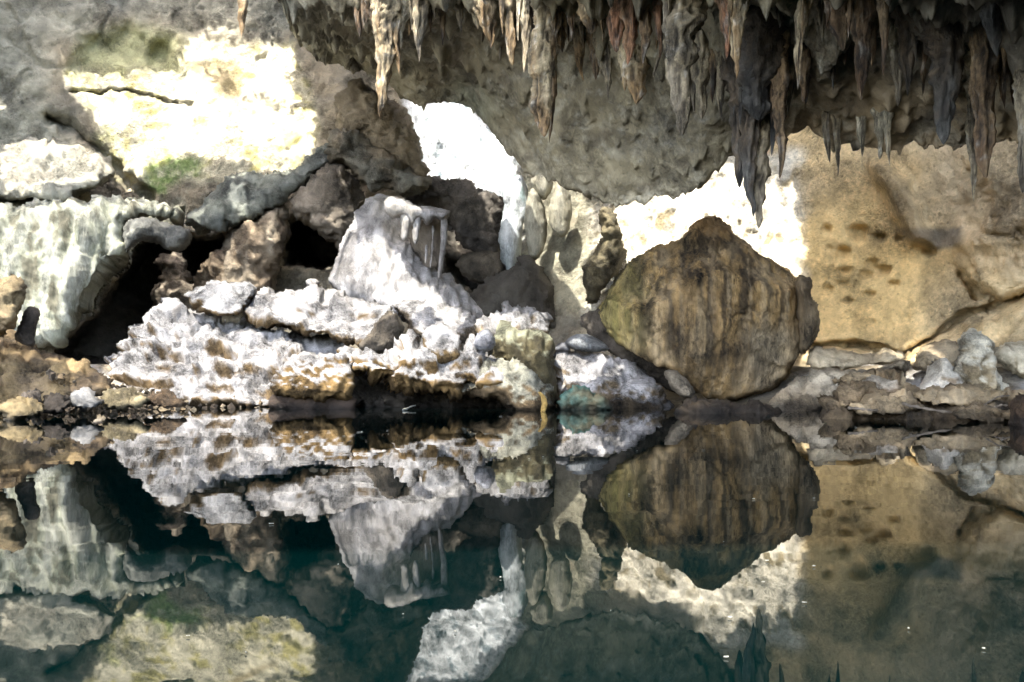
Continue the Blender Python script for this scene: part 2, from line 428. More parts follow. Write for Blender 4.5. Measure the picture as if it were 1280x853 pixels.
n1 = fbm(v * 0.5 + 4, 4); n2 = fbm(v * 1.6 + 8, 4)
col = lerp((0.34, 0.29, 0.2), (0.22, 0.2, 0.155), sstep(-.3, .3, n1))
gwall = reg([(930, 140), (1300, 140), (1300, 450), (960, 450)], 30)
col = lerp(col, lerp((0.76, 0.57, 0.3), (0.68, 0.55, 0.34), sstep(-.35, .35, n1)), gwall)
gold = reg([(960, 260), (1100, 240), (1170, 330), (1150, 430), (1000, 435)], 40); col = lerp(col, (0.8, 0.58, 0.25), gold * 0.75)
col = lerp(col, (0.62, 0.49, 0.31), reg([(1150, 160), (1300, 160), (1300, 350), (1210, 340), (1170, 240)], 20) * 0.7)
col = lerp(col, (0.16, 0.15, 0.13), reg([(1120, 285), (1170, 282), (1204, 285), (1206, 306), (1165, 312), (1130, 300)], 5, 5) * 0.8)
col = lerp(col, (0.25, 0.19, 0.11), sstep(6, -8, sdf([(1090, 205), (1112, 198), (1150, 255), (1168, 305), (1140, 305), (1112, 255)], px, py)) * 0.5)
col = lerp(col, (0.3, 0.25, 0.17), pitw.ravel() * 0.1)  # pits tinted slightly darker to deepen their shade
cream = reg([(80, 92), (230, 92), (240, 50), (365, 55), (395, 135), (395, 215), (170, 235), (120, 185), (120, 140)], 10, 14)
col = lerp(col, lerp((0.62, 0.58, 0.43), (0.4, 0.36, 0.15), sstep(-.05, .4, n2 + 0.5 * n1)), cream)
col = lerp(col, (0.33, 0.27, 0.15), reg([(232, 78), (298, 72), (305, 130), (345, 150), (290, 135), (255, 108)], 6, 10) * 0.9)
col = lerp(col, (0.42, 0.43, 0.24), reg([(85, 95), (100, 42), (165, 28), (235, 48), (230, 90), (160, 90)], 14, 12) * 0.85)
moss = reg([(178, 205), (195, 195), (250, 200), (245, 222), (200, 245), (178, 238)], 9, 12); col = lerp(col, (0.14, 0.22, 0.06), np.clip(moss * (0.45 + 1.6 * fbm(v * 2.6 + 44, 4, .65) + 0.3), 0, .9))
mossy = sstep(0.05, 0.4, fbm(v * 0.9 + 20, 4)) * reg([(85, 90), (150, 90), (160, 180), (190, 225), (150, 225), (110, 150)], 12, 10); col = lerp(col, (0.45, 0.45, 0.16), mossy * 0.7)
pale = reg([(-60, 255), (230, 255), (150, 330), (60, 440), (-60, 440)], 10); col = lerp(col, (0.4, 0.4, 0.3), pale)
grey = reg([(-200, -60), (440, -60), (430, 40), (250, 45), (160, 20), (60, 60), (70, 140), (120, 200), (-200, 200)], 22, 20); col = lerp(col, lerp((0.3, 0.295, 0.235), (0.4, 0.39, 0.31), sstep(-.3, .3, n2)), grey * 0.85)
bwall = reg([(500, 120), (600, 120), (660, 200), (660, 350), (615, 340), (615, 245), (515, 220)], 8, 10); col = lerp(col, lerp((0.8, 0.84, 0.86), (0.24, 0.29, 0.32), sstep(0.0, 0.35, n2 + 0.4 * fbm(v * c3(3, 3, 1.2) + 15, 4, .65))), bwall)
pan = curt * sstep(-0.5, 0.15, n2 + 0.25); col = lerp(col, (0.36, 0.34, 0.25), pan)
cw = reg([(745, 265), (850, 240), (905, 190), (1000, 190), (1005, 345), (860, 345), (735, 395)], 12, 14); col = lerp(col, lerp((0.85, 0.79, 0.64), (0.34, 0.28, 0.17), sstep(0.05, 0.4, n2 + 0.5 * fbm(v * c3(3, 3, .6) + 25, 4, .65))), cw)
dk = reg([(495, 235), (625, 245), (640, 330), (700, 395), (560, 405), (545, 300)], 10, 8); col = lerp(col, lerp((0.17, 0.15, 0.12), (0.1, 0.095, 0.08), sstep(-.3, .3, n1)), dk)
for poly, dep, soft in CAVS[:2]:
    col = lerp(col, (0.2, 0.185, 0.16), sstep(soft * .4, -soft * .5, sdf(poly, px, py)) * 0.9)  # hollow interiors coloured darker, adding shade to the depth
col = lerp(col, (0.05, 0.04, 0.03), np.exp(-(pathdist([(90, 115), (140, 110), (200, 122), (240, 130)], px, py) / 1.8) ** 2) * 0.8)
col = col * (1 + 0.3 * n2)[:, None]
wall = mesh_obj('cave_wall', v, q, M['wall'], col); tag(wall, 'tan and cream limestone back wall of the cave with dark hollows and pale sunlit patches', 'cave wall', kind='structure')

# ------------------------------------------------------------------ the low ceiling sheet over the right and centre
LIP = np.array([(300, -90), (345, -30), (365, 25), (400, 72), (440, 84), (480, 100), (512, 126), (530, 133), (560, 127), (590, 136), (615, 165), (640, 190), (655, 215), (690, 224), (740, 240), (770, 262), (800, 252), (850, 242), (880, 226), (905, 200), (925, 185), (985, 164), (1010, 160), (1040, 182), (1070, 176), (1110, 190), (1150, 178), (1200, 186), (1240, 172), (1290, 182), (1500, 200), (2000, 210)])
LIPD = np.array([(300, 33), (400, 35), (500, 31), (580, 28.5), (640, 26.8), (700, 25), (770, 23.4), (900, 20.5), (1000, 19), (1150, 17.5), (1290, 16), (1500, 13), (2000, 9.5)])
TOPD = np.array([(300, 28.5), (450, 25), (640, 22.3), (780, 19.8), (900, 17.6), (1100, 15.4), (1290, 13.6), (1500, 11.5), (2000, 8.5)])


def ceil_depth(px, py):
    lip = np.interp(px, LIP[:, 0], LIP[:, 1]); dl = np.interp(px, LIPD[:, 0], LIPD[:, 1]); d0 = np.interp(px, TOPD[:, 0], TOPD[:, 1])
    t = np.clip(py / np.maximum(lip, 20), 0, 1.2)
    d_in = d0 + (dl - d0) * t ** 1.25
    z0 = d0 * HY / F
    d_out = z0 * (1 + 0.00012 * np.minimum(0, py)) * F / (HY - np.minimum(py, 0))
    return np.where(py >= 0, d_in, d_out)


cx_ = np.concatenate([np.arange(300, 1322, 2.8), np.linspace(1325, 2000, 60)])
s_ = np.concatenate([np.linspace(0, 1, 96), 1 + np.linspace(0.03, 1, 40) ** 1.3 * 0.95])
lipj = np.interp(cx_, LIP[:, 0], LIP[:, 1]) + 5 * perlin(np.stack([cx_ * .06, cx_ * 0, cx_ * 0], 1)) + 9 * np.maximum(0, fbm(np.stack([cx_ * .11, cx_ * 0 + 3, cx_ * 0], 1), 4, .7)) + 6 * np.maximum(0, perlin(np.stack([cx_ * .4, cx_ * 0 + 8, cx_ * 0], 1)))
CX = np.broadcast_to(cx_, (len(s_), len(cx_)))
topy = -40.0
CYi = lipj[None, :] + (np.minimum(lipj[None, :] - 60, topy) - lipj[None, :]) * np.minimum(s_, 1)[:, None]
CY = CYi - 220 * np.maximum(s_ - 1, 0)[:, None]
Dc = ceil_depth(CX, np.minimum(CY, np.interp(CX, LIP[:, 0], LIP[:, 1]) + 8))
Vc = P(CX, CY, Dc)
bk = np.array([2.4, 1.5, 0.9, 0.45, 0.15])[:, None] * np.ones(len(cx_))[None]
Vb = Vc[0][None] + bk[:, :, None] * np.array([0, 1.0, 1.55])                  # the lip turns up behind
Vc = np.concatenate([Vb, Vc], 0); CX = np.concatenate([np.repeat(CX[:1], 5, 0), CX], 0); CY = np.concatenate([np.repeat(CY[:1], 5, 0), CY], 0)
vc = Vc.reshape(-1, 3)
qc = grid_faces(*CX.shape)
nc = vnormals(vc, qc)
r1 = ridged(vc * 0.5 + 5, 5, .6); r2 = fbm(vc * 1.4, 5, .6)
f1, f2 = worley(vc * c3(1.1, 1.1, 1.1) + 0.5 * fbm(vc, 3)[:, None])
big = sstep(140, 20, CY.ravel())
off = 0.4 * fbm(vc * 0.3 + 7, 4) + (0.12 + 0.2 * big) * (r1 - .4) + (0.1 + 0.12 * big) * r2 + 0.3 * big * np.maximum(0, 0.45 - f1)
if nc[:, 2].mean() > 0: nc = -nc
vc = vc + nc * off[:, None]
# little drips pulled down out of the rock
ribz = sstep(90, 10, CY.ravel())
drip = 0.8 * ribz * np.maximum(0, ridged(vc * c3(1.5, 1.0, 0.1) + 90, 3) - 0.35) + np.maximum(0, fbm(vc * c3(1.6, 1.1, 0.15) + 40, 3) - 0.12) * 1.5 * (0.25 + 0.75 * big) + np.maximum(0, fbm(vc * c3(4, 2.5, 0.2) + 70, 2) - 0.15) * 0.5
vc[:, 2] -= drip
nc = vnormals(vc, qc)
cpx, cpy = CX.ravel(), CY.ravel()
n1 = fbm(vc * 0.45 + 2, 4); n2 = fbm(vc * 2.2 + 8, 4, .6)
ccol = lerp((0.36, 0.315, 0.205), (0.22, 0.19, 0.12), sstep(-.3, .3, n1))
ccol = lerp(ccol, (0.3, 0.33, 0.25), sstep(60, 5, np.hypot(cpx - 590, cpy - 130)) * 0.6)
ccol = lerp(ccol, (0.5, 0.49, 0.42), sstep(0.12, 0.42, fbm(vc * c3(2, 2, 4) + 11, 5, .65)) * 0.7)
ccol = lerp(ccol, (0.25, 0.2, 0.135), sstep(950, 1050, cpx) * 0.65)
ccol = lerp(ccol, (0.05, 0.05, 0.045), sstep(1000, 1150, cpx) * sstep(110, 30, cpy) * 0.6)  # upper right ceiling darkened in colour, standing in for weak light there
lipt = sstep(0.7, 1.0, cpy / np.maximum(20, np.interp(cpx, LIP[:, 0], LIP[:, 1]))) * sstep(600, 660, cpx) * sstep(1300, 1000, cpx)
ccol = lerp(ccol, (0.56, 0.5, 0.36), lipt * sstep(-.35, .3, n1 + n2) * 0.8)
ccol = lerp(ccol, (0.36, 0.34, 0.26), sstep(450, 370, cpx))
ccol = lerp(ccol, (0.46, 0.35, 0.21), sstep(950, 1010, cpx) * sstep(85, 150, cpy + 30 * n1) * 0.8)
ccol = lerp(ccol, (0.13, 0.105, 0.07), sstep(0.1, 0.4, fbm(vc * c3(.9, .5, 1.5) + 80, 4, .6)) * 0.65)
ccol = lerp(ccol, (0.5, 0.47, 0.37), sstep(0.62, 0.8, ridged(vc * c3(.8, .5, .8) + 33, 4, .6)) * 0.5)
ccol = ccol * (1 + 0.5 * n2)[:, None]

# ------------------------------------------------------------------ cave floor under and behind the shore rocks
fx = np.linspace(-34, 26, 180); fy = np.linspace(17.5, 46, 110)
FX, FY = np.meshgrid(fx, fy)
shore = np.interp(FX, [-34, -14, -9, -4, 2, 6, 10, 14, 26], [14, 17.5, 21.5, 22.8, 23.5, 23, 19.5, 16.5, 12])
FZ = -0.6 + np.clip((FY - shore) * 0.3, -2, 1.7)
fv = np.stack([FX, FY, FZ], -1).reshape(-1, 3); fv[:, 2] += 0.25 * fbm(fv * 0.7, 5, .6)
fq = grid_faces(*FX.shape)
fn = vnormals(fv, fq)
fcol = lerp((0.2, 0.16, 0.1), (0.5, 0.48, 0.45), sstep(-0.1, 0.3, fbm(fv * 0.9 + 3, 4)) * sstep(0.0, 0.6, fv[:, 2]))
floor = mesh_obj('cave_floor', fv, fq, M['rock'], fcol); tag(floor, 'stony cave floor rising out of the pool behind the shore rocks', 'ground', kind='structure')

# ------------------------------------------------------------------ rocks standing out from the cave wall
GW = 'rock ledges jutting from the cave wall'


def streaky(base, light, dark):
    base, light, dark = c3(*base), c3(*light), c3(*dark)

    def f(v, n, px, py, t):
        s = ridged(v * c3(1.1, 1.1, 0.13) + 3, 4); a = fbm(v * 0.8, 4)
        c = lerp(base, light, sstep(0.35, 0.75, s + 0.4 * a)); c = lerp(c, dark, sstep(0.5, 0.22, s + 0.4 * fbm(v * 2, 3)) * 0.9)
        return c * (1 + 0.35 * fbm(v * 3, 3))[:, None]
    return f


for k, (pts, d, lab) in enumerate([
    ([(192, 326), (206, 316), (222, 314), (234, 326), (240, 346), (236, 362), (212, 366), (196, 352)], 37.5, 'dim blocky rock inside the left black hollow, under the grey nose'),
    ([(186, 362), (210, 352), (246, 356), (262, 372), (258, 396), (220, 402), (190, 392)], 36.5, 'dim brown rock at the mouth of the left hollow, behind the leaf-shaped slab'),
    ([(384, 300), (404, 292), (428, 300), (436, 318), (420, 330), (396, 326)], 42.0, 'dim rock deep inside the right black cavity')]):
    rock('hollow_rock', lab, 'rock', pts, d, 1.0, col_plain((0.24, 0.2, 0.15), 0.4), 'rock', 'rocks inside the hollows', rough=0.3, seed=100 + k, crag=0.12)
rock('limestone_ledge', 'pale grey slab of rock at the left edge above the long shadow line', 'rock ledge',
     [(-60, 182), (0, 184), (40, 172), (62, 176), (90, 182), (118, 186), (147, 212), (144, 224), (128, 236), (80, 250), (40, 252), (-60, 250)], 34.5, 1.6,
     col_plain((0.5, 0.46, 0.36), 0.4, (0.38, 0.37, 0.3)), 'wall', GW, lean=0.6, rough=0.25, a=3.5, seed=1)
rock('fluted_rock_curtain', 'tall pale green fluted rock curtain at the left, lit by the sun', 'rock curtain',
     [(-60, 262), (20, 264), (62, 258), (110, 254), (160, 252), (205, 256), (226, 272), (190, 268), (166, 272), (152, 285), (156, 318), (128, 355), (98, 396), (76, 424), (58, 432), (20, 430), (-60, 430)], 31.5, 2.0,
     streaky((0.33, 0.34, 0.25), (0.42, 0.42, 0.34), (0.13, 0.12, 0.08)), 'flow', GW, lean=0.25, fct=0.5, rough=0.22, flute=0.8, flute_f=0.9, a=4, seed=2, centre=(80, 320), jag=4)
rock('overhanging_rock_nose', 'dark grey rock nose overhanging the black hollow beside the fluted curtain', 'rock ledge',
     [(152, 288), (164, 272), (190, 269), (215, 277), (236, 284), (239, 298), (226, 314), (208, 318), (196, 306), (178, 302), (166, 312), (156, 320)], 30.6, 1.5,
     col_plain((0.2, 0.2, 0.17), 0.4, (0.11, 0.11, 0.1)), 'rock', GW, rough=0.2, seed=3, centre=(192, 290))
rock('slanting_rock_slab', 'long slanting grey-green slab over the two dark cavities', 'rock ledge',
     [(228, 268), (250, 256), (268, 240), (282, 222), (306, 214), (330, 222), (360, 212), (392, 190), (424, 172), (446, 176), (436, 196), (412, 214), (384, 232), (352, 256), (322, 272), (292, 288), (262, 292), (240, 286)], 34.2, 1.4,
     col_plain((0.2, 0.21, 0.17), 0.5, (0.11, 0.12, 0.11)), 'rock', GW, rough=0.3, lean=0.5, seed=4, centre=(335, 240), crag=0.15)
rock('rock_pillar', 'broad tan rock pillar between the two black cavities', 'rock pillar',
     [(282, 292), (310, 276), (344, 252), (360, 260), (360, 286), (362, 304), (352, 324), (346, 350), (336, 385), (262, 392), (238, 372), (250, 340), (268, 312)], 34.8, 1.8,
     streaky((0.25, 0.195, 0.13), (0.31, 0.26, 0.19), (0.14, 0.105, 0.07)), 'wall', GW, rough=0.3, seed=5)
rock('hanging_rock_brow', 'brown rock brow with a pale crest hanging over the right black cavity', 'rock ledge',
     [(360, 262), (378, 232), (398, 210), (424, 206), (446, 222), (456, 248), (446, 285), (434, 318), (412, 304), (392, 288), (374, 276)], 34.4, 1.6,
     col_plain((0.2, 0.17, 0.13), 0.5, (0.12, 0.1, 0.075)), 'rock', GW, rough=0.3, seed=6, crag=0.2)
rock('tan_rock_bulge', 'rounded tan rock bulge under the ceiling left of the middle skylight', 'rock',
     [(420, 128), (432, 104), (446, 98), (470, 106), (490, 122), (506, 140), (520, 160), (524, 196), (540, 214), (522, 226), (492, 222), (470, 200), (440, 180), (418, 166)], 35.6, 1.7,
     col_plain((0.38, 0.31, 0.21), 0.35, (0.25, 0.2, 0.13)), 'wall', GW, rough=0.3, seed=7, crag=0.15)
rock('grey_rock_knob', 'dark grey knobbly rock below the tan bulge left of the middle skylight', 'rock',
     [(404, 176), (420, 162), (446, 166), (470, 178), (496, 200), (520, 214), (540, 224), (530, 242), (506, 244), (492, 236), (470, 240), (452, 232), (430, 212), (410, 200)], 34.6, 1.2,
     col_plain((0.18, 0.175, 0.14), 0.5, (0.26, 0.21, 0.14)), 'rock', GW, rough=0.3, seed=8, crag=0.2)
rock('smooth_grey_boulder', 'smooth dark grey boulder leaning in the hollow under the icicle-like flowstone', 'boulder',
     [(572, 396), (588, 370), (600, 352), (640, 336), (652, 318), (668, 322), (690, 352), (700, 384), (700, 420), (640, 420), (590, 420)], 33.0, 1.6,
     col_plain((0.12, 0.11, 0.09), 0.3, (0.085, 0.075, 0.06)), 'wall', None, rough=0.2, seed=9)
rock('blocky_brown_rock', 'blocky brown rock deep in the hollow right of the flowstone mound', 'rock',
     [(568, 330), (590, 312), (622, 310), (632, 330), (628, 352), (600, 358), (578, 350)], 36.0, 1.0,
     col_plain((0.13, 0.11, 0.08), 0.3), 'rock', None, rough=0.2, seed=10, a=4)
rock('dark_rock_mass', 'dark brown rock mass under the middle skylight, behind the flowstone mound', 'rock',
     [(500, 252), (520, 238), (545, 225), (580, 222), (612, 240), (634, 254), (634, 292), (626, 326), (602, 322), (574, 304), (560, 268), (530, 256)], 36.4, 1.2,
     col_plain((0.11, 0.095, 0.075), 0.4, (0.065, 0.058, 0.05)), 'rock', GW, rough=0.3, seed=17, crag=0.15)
rock('icicle_flowstone', 'icicle-like white flowstone hanging below the middle skylight, shining in the sun', 'flowstone',
     [(628, 240), (634, 222), (648, 216), (658, 232), (662, 262), (652, 290), (650, 318), (645, 342), (636, 348), (628, 336), (622, 306), (624, 288), (632, 264)], 35.0, 0.45,
     streaky((0.42, 0.47, 0.48), (0.5, 0.53, 0.54), (0.16, 0.22, 0.22)), 'flow', None, rough=0.07, flute=0.2, flute_f=3, seed=11, a=2.2, fct=0.2, jag=3)
for k, (pts, d, lab) in enumerate([
    ([(655, 262), (662, 236), (674, 238), (682, 262), (684, 300), (676, 320), (664, 326), (656, 300)], 33.3, 'slim cream rounded drapery right beside the icicle-like flowstone'),
    ([(686, 256), (694, 232), (704, 226), (712, 240), (716, 262), (712, 292), (698, 300), (688, 290)], 33.0, 'cream tear-shaped drapery in the middle of the pale flowstone panel'),
    ([(664, 222), (676, 208), (690, 214), (692, 236), (682, 252), (670, 244)], 33.4, 'small rounded cream drapery highest on the pale flowstone panel')]):
    rock('flowstone_drapery', lab, 'flowstone', pts, d, 0.6, streaky((0.3, 0.28, 0.2), (0.38, 0.36, 0.28), (0.17, 0.14, 0.08)), 'flow', 'pale flowstone draperies', rough=0.08, flute=0.12, flute_f=2.5, seed=12 + k, a=2.2, fct=0.2)

rock('shadow_wedge_rock', 'rock wedge added as the dark olive shadow between the pale flowstone panel and the bright wall', 'rock ledge',
     [(744, 262), (758, 258), (772, 268), (778, 296), (782, 318), (768, 344), (752, 366), (738, 384), (728, 362), (724, 336), (738, 314), (752, 296)], 31.0, 1.0,
     col_plain((0.16, 0.135, 0.075), 0.4, (0.1, 0.085, 0.05)), 'rock', GW, rough=0.2, seed=18, crag=0.1, freq=1.5)  # added wedge, its dark olive standing for a shadow on the wall

# ------------------------------------------------------------------ the lit shore
GS = 'white dusted rocks on the sunlit shore'
rock('rock_mound', 'broad white-dusted rock mound sloping to the water left of the brown block', 'rock mound',
     [(132, 462), (150, 436), (162, 412), (186, 394), (206, 376), (216, 372), (232, 384), (262, 396), (306, 402), (346, 420), (380, 424), (420, 424), (446, 436), (452, 470), (440, 512), (380, 516), (300, 518), (220, 514), (160, 506), (130, 486)], 24.6, 1.6,
     col_powder_toplight(bias=0.5), 'powder', GS, lean=1.3, rough=0.36, freq=0.9, crag=0.24, strata=0.36, seed=20, centre=(290, 470), a=3, jag=5)
rock('limestone_slab', 'white leaf-shaped slab lying highest on the left of the mound', 'rock slab',
     [(231, 370), (246, 358), (266, 351), (290, 349), (312, 350), (322, 360), (314, 376), (302, 393), (282, 397), (262, 394), (246, 386)], 26.3, 0.7,
     col_powder_toplight(bias=0.75, soft=0.25, white=(0.38, 0.375, 0.365)), 'powder', GS, lean=0.9, rough=0.14, freq=1.6, crag=0.1, seed=21, jag=4, smooth=0, a=4)
rock('limestone_slab', 'long white slab with a small peak resting on the mound before the flowstone', 'rock slab',
     [(310, 388), (318, 372), (330, 362), (360, 364), (382, 362), (388, 352), (394, 351), (402, 364), (430, 370), (470, 374), (492, 382), (500, 396), (496, 420), (474, 436), (452, 436), (440, 426), (400, 420), (370, 416), (336, 410), (312, 398)], 26.0, 1.1,
     col_powder_toplight(bias=0.5, soft=0.3), 'powder', GS, lean=1.1, rough=0.24, freq=1.4, crag=0.16, strata=0.22, seed=22, centre=(410, 396), jag=5, a=3.6)
rock('tilted_rock_block', 'grey-brown block toned dark as if shaded, propping the right end of the long white slab', 'boulder',
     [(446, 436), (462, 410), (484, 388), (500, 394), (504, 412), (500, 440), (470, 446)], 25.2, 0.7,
     col_plain((0.07, 0.06, 0.045), 0.4, (0.11, 0.09, 0.065)), 'rock', None, rough=0.12, seed=23, freq=2)  # colour lowered to put the shade of the gap into the block

# flowstone mound with its overhanging cap and drip columns
fm = empty('flowstone_mound', tuple(P(500, 400, 28.2)))
tag(fm, 'tall white flowstone mound with an overhanging dripping cap, middle of the shore', 'flowstone')


def mound_col(v, n, px, py, t):
    c = lerp((0.4, 0.39, 0.385), (0.22, 0.21, 0.2), sstep(-.3, .3, fbm(v * 1.2, 4)))
    br = reg2(px, py, [(462, 246), (488, 248), (520, 258), (520, 300), (500, 310), (478, 290), (470, 270)], 8); c = lerp(c, (0.36, 0.33, 0.27), br * 0.6 * sstep(-.2, .3, fbm(v * 2 + 4, 3) + .2))
    return c * (1 + 0.25 * fbm(v * 4, 3))[:, None]


def reg2(px, py, poly, s):
    return sstep(s, -s, sdf(poly, px, py) + 4 * perlin(np.stack([px * .1, py * .1, px * 0], 1)))


rock('body', None, None, [(412, 356), (420, 332), (430, 302), (440, 276), (450, 256), (462, 248), (484, 246), (502, 254), (512, 272), (516, 300), (526, 322), (540, 334), (556, 344), (572, 356), (590, 372), (604, 392), (604, 410), (560, 416), (500, 402), (460, 384), (428, 374)], 27.6, 1.3,
     mound_col, 'flow', parent=fm, lean=0.75, rough=0.12, freq=1.8, fct=0.35, flute=0.3, flute_f=1.5, seed=24, centre=(490, 350), a=2.4, jag=3)
rock('cap', None, None, [(480, 256), (490, 245), (508, 249), (524, 258), (546, 261), (566, 262), (563, 270), (556, 284), (546, 272), (534, 283), (526, 270), (516, 286), (504, 270), (490, 274)], 27.3, 0.6,
     mound_col, 'flow', parent=fm, rough=0.08, freq=2.2, seed=25, centre=(524, 266), jag=2)
rock('inner_wall', None, None, [(510, 268), (530, 266), (552, 276), (556, 300), (550, 340), (534, 336), (518, 312), (510, 290)], 28.4, 0.5,
     col_plain((0.2, 0.17, 0.13), 0.4, (0.12, 0.1, 0.08)), 'flow', parent=fm, rough=0.1, seed=26, flute=0.15)
for k, (x0, w, y0, x1, y1) in enumerate([(555, 10, 270, 549, 348), (541, 4, 282, 538, 336), (521, 13, 262, 519, 306), (508, 16, 262, 505, 302), (533, 4, 306, 532, 330)]):
    rock('drip_column', None, None, [(x0 - w / 2, y0), (x0 + w / 2, y0), (x0 + w * .42, y0 * .6 + y1 * .4), (x1 + w * .3, y1), (x1 - w * .3, y1), (x0 - w * .42, y0 * .6 + y1 * .4)], 27.0, w / F * 27 * .5,
         mound_col, 'flow', parent=fm, rough=0.04, freq=3, seed=27 + k, fct=0.2, jag=1.2, a=2, step=1.6)

rock('ledge_boulder', 'brown boulder with a white rounded back under the flowstone mound', 'boulder',
     [(486, 382), (500, 374), (536, 374), (566, 384), (596, 394), (608, 408), (600, 422), (580, 430), (548, 430), (520, 424), (508, 400)], 26.0, 0.8,
     col_powder_toplight((0.13, 0.105, 0.075), bias=-0.1, soft=0.3), 'powder', GS, lean=1.0, rough=0.15, seed=33, freq=1.8)
rock('dark_hollow_rock', 'wet rock in the hollow under the white ledge at the waterline, toned dark for shade', 'rock',
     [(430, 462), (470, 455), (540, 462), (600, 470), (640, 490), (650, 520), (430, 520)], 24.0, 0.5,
     col_plain((0.1, 0.085, 0.065), 0.6), 'rock', None, rough=0.4, crag=0.2, freq=2, seed=34, lean=0.3)  # wet rock, its tone also lowered for the shade of the hollow
rock('pitted_rock_block', 'pitted ochre-brown block at the waterline right of the mound', 'boulder',
     [(340, 476), (346, 460), (362, 444), (380, 440), (396, 444), (410, 438), (436, 440), (444, 462), (442, 484), (440, 500), (420, 503), (380, 500), (356, 496), (342, 492)], 22.6, 0.8,
     col_powder_toplight((0.17, 0.11, 0.045), bias=-0.35, soft=0.2, freq=1.6), 'powder', GS, lean=0.3, rough=0.14, freq=2.4, crag=0.12, seed=35, jag=3.5, a=3)
rock('wet_rock_footing', 'low dark wet rock footing under the pitted ochre block', 'rock',
     [(336, 494), (352, 488), (400, 492), (444, 494), (446, 518), (400, 520), (350, 520), (334, 510)], 22.9, 0.5,
     col_plain((0.09, 0.06, 0.04), 0.5), 'rock', None, rough=0.12, seed=36)
rock('white_rock_ledge', 'long white-topped ledge with brown drip notches overhanging the black hollow', 'rock ledge',
     [(424, 450), (436, 440), (460, 438), (482, 440), (496, 432), (506, 424), (514, 424), (526, 432), (548, 436), (580, 440), (604, 444), (622, 452), (632, 478), (612, 494), (592, 484), (570, 498), (548, 488), (530, 484), (512, 490), (494, 486), (478, 474), (458, 462), (440, 470)], 22.4, 1.0,
     col_powder_toplight((0.17, 0.11, 0.045), bias=0.1, soft=0.22, freq=1.7), 'powder', GS, lean=0.8, rough=0.3, freq=1.6, crag=0.14, strata=0.25, flute=0.2, flute_f=1.6, seed=37, centre=(530, 458), jag=4)
rock('stalagmite_stump', 'squat white and ochre stalagmite stump standing on the white ledge', 'stalagmite',
     [(518, 446), (526, 424), (534, 410), (548, 403), (562, 406), (572, 418), (577, 436), (578, 452), (560, 458), (530, 458)], 22.6, 0.6,
     col_powder_toplight((0.17, 0.115, 0.05), bias=0.15, soft=0.25, freq=1.8), 'powder', None, lean=0.3, rough=0.1, freq=2.6, flute=0.16, flute_f=2.4, seed=38, jag=2.5)
rock('stalagmite_stump', 'slim pale pointed stump right beside the squat white stalagmite', 'stalagmite',
     [(574, 452), (580, 432), (588, 418), (594, 420), (600, 440), (606, 460), (586, 464)], 22.5, 0.4,
     col_powder_toplight((0.17, 0.13, 0.07), bias=0.2, soft=0.25), 'powder', None, lean=0.3, rough=0.08, freq=2.6, flute=0.1, seed=39, jag=2)
rock('shore_boulder', 'cream boulder with grey-brown stains at the waterline under the ridge', 'boulder',
     [(566, 492), (580, 480), (590, 462), (606, 448), (630, 446), (652, 458), (672, 466), (690, 480), (692, 516), (640, 520), (626, 504), (600, 500)], 22.2, 0.9,
     col_powder_toplight((0.14, 0.1, 0.055), (0.27, 0.265, 0.21), bias=0.0, soft=0.3), 'powder', GS, lean=0.5, rough=0.15, freq=1.8, crag=0.1, seed=40, centre=(636, 484), jag=3)
rock('speckled_grey_stone', 'small speckled dark grey stone wedged on the cream boulder', 'stone',
     [(592, 424), (600, 414), (612, 412), (620, 424), (618, 436), (606, 442), (596, 438)], 22.4, 0.4,
     col_plain((0.2, 0.2, 0.22), 0.6, (0.36, 0.37, 0.4), 4), 'rock', None, rough=0.06, seed=41, freq=3, jag=1.5)
rock('white_rock_ridge', 'jagged snow-white rock ridge right of the flowstone mound', 'rock ridge',
     [(588, 404), (606, 396), (622, 386), (632, 377), (642, 380), (652, 377), (664, 384), (676, 388), (686, 394), (684, 404), (690, 412), (680, 424), (650, 424), (620, 424), (600, 420)], 25.2, 0.9,
     col_powder_toplight((0.2, 0.15, 0.09), bias=0.5, soft=0.25), 'powder', GS, lean=1.0, rough=0.34, freq=1.7, crag=0.15, seed=42, jag=6)
rock('fluted_rock_block', 'dark green-brown fluted block below the snow-white ridge, right of the cream boulder', 'boulder',
     [(612, 420), (624, 408), (650, 410), (676, 416), (688, 424), (692, 450), (696, 490), (690, 516), (664, 512), (660, 480), (636, 466), (618, 448)], 23.6, 0.9,
     col_powder_toplight((0.09, 0.075, 0.035), (0.27, 0.27, 0.18), bias=-0.55, soft=0.25), 'rock', GS, lean=0.4, rough=0.12, freq=2, flute=0.3, flute_f=2.2, seed=43, centre=(660, 450), jag=3)
rock('dusty_rock_bank', 'white dusted bank with a brown foot, left of the great boulder', 'rock bank',
     [(688, 446), (700, 438), (730, 440), (764, 444), (796, 452), (816, 468), (832, 488), (846, 512), (846, 524), (760, 524), (700, 520), (690, 480)], 23.6, 1.1,
     col_powder_toplight((0.17, 0.13, 0.08), (0.37, 0.36, 0.355), bias=-0.3, soft=0.3), 'powder', GS, lean=1.2, rough=0.2, freq=1.8, crag=0.12, seed=44, centre=(760, 490), jag=4)
rock('white_cobble', 'smooth white egg-shaped cobble on the dusted bank', 'stone',
     [(704, 430), (712, 420), (726, 416), (744, 420), (758, 430), (764, 438), (744, 441), (720, 440)], 25.2, 0.5,
     col_plain((0.26, 0.27, 0.275), 0.2, (0.2, 0.21, 0.21)), 'powder', None, lean=0.6, rough=0.04, seed=45, jag=1, fct=0.2, a=2)
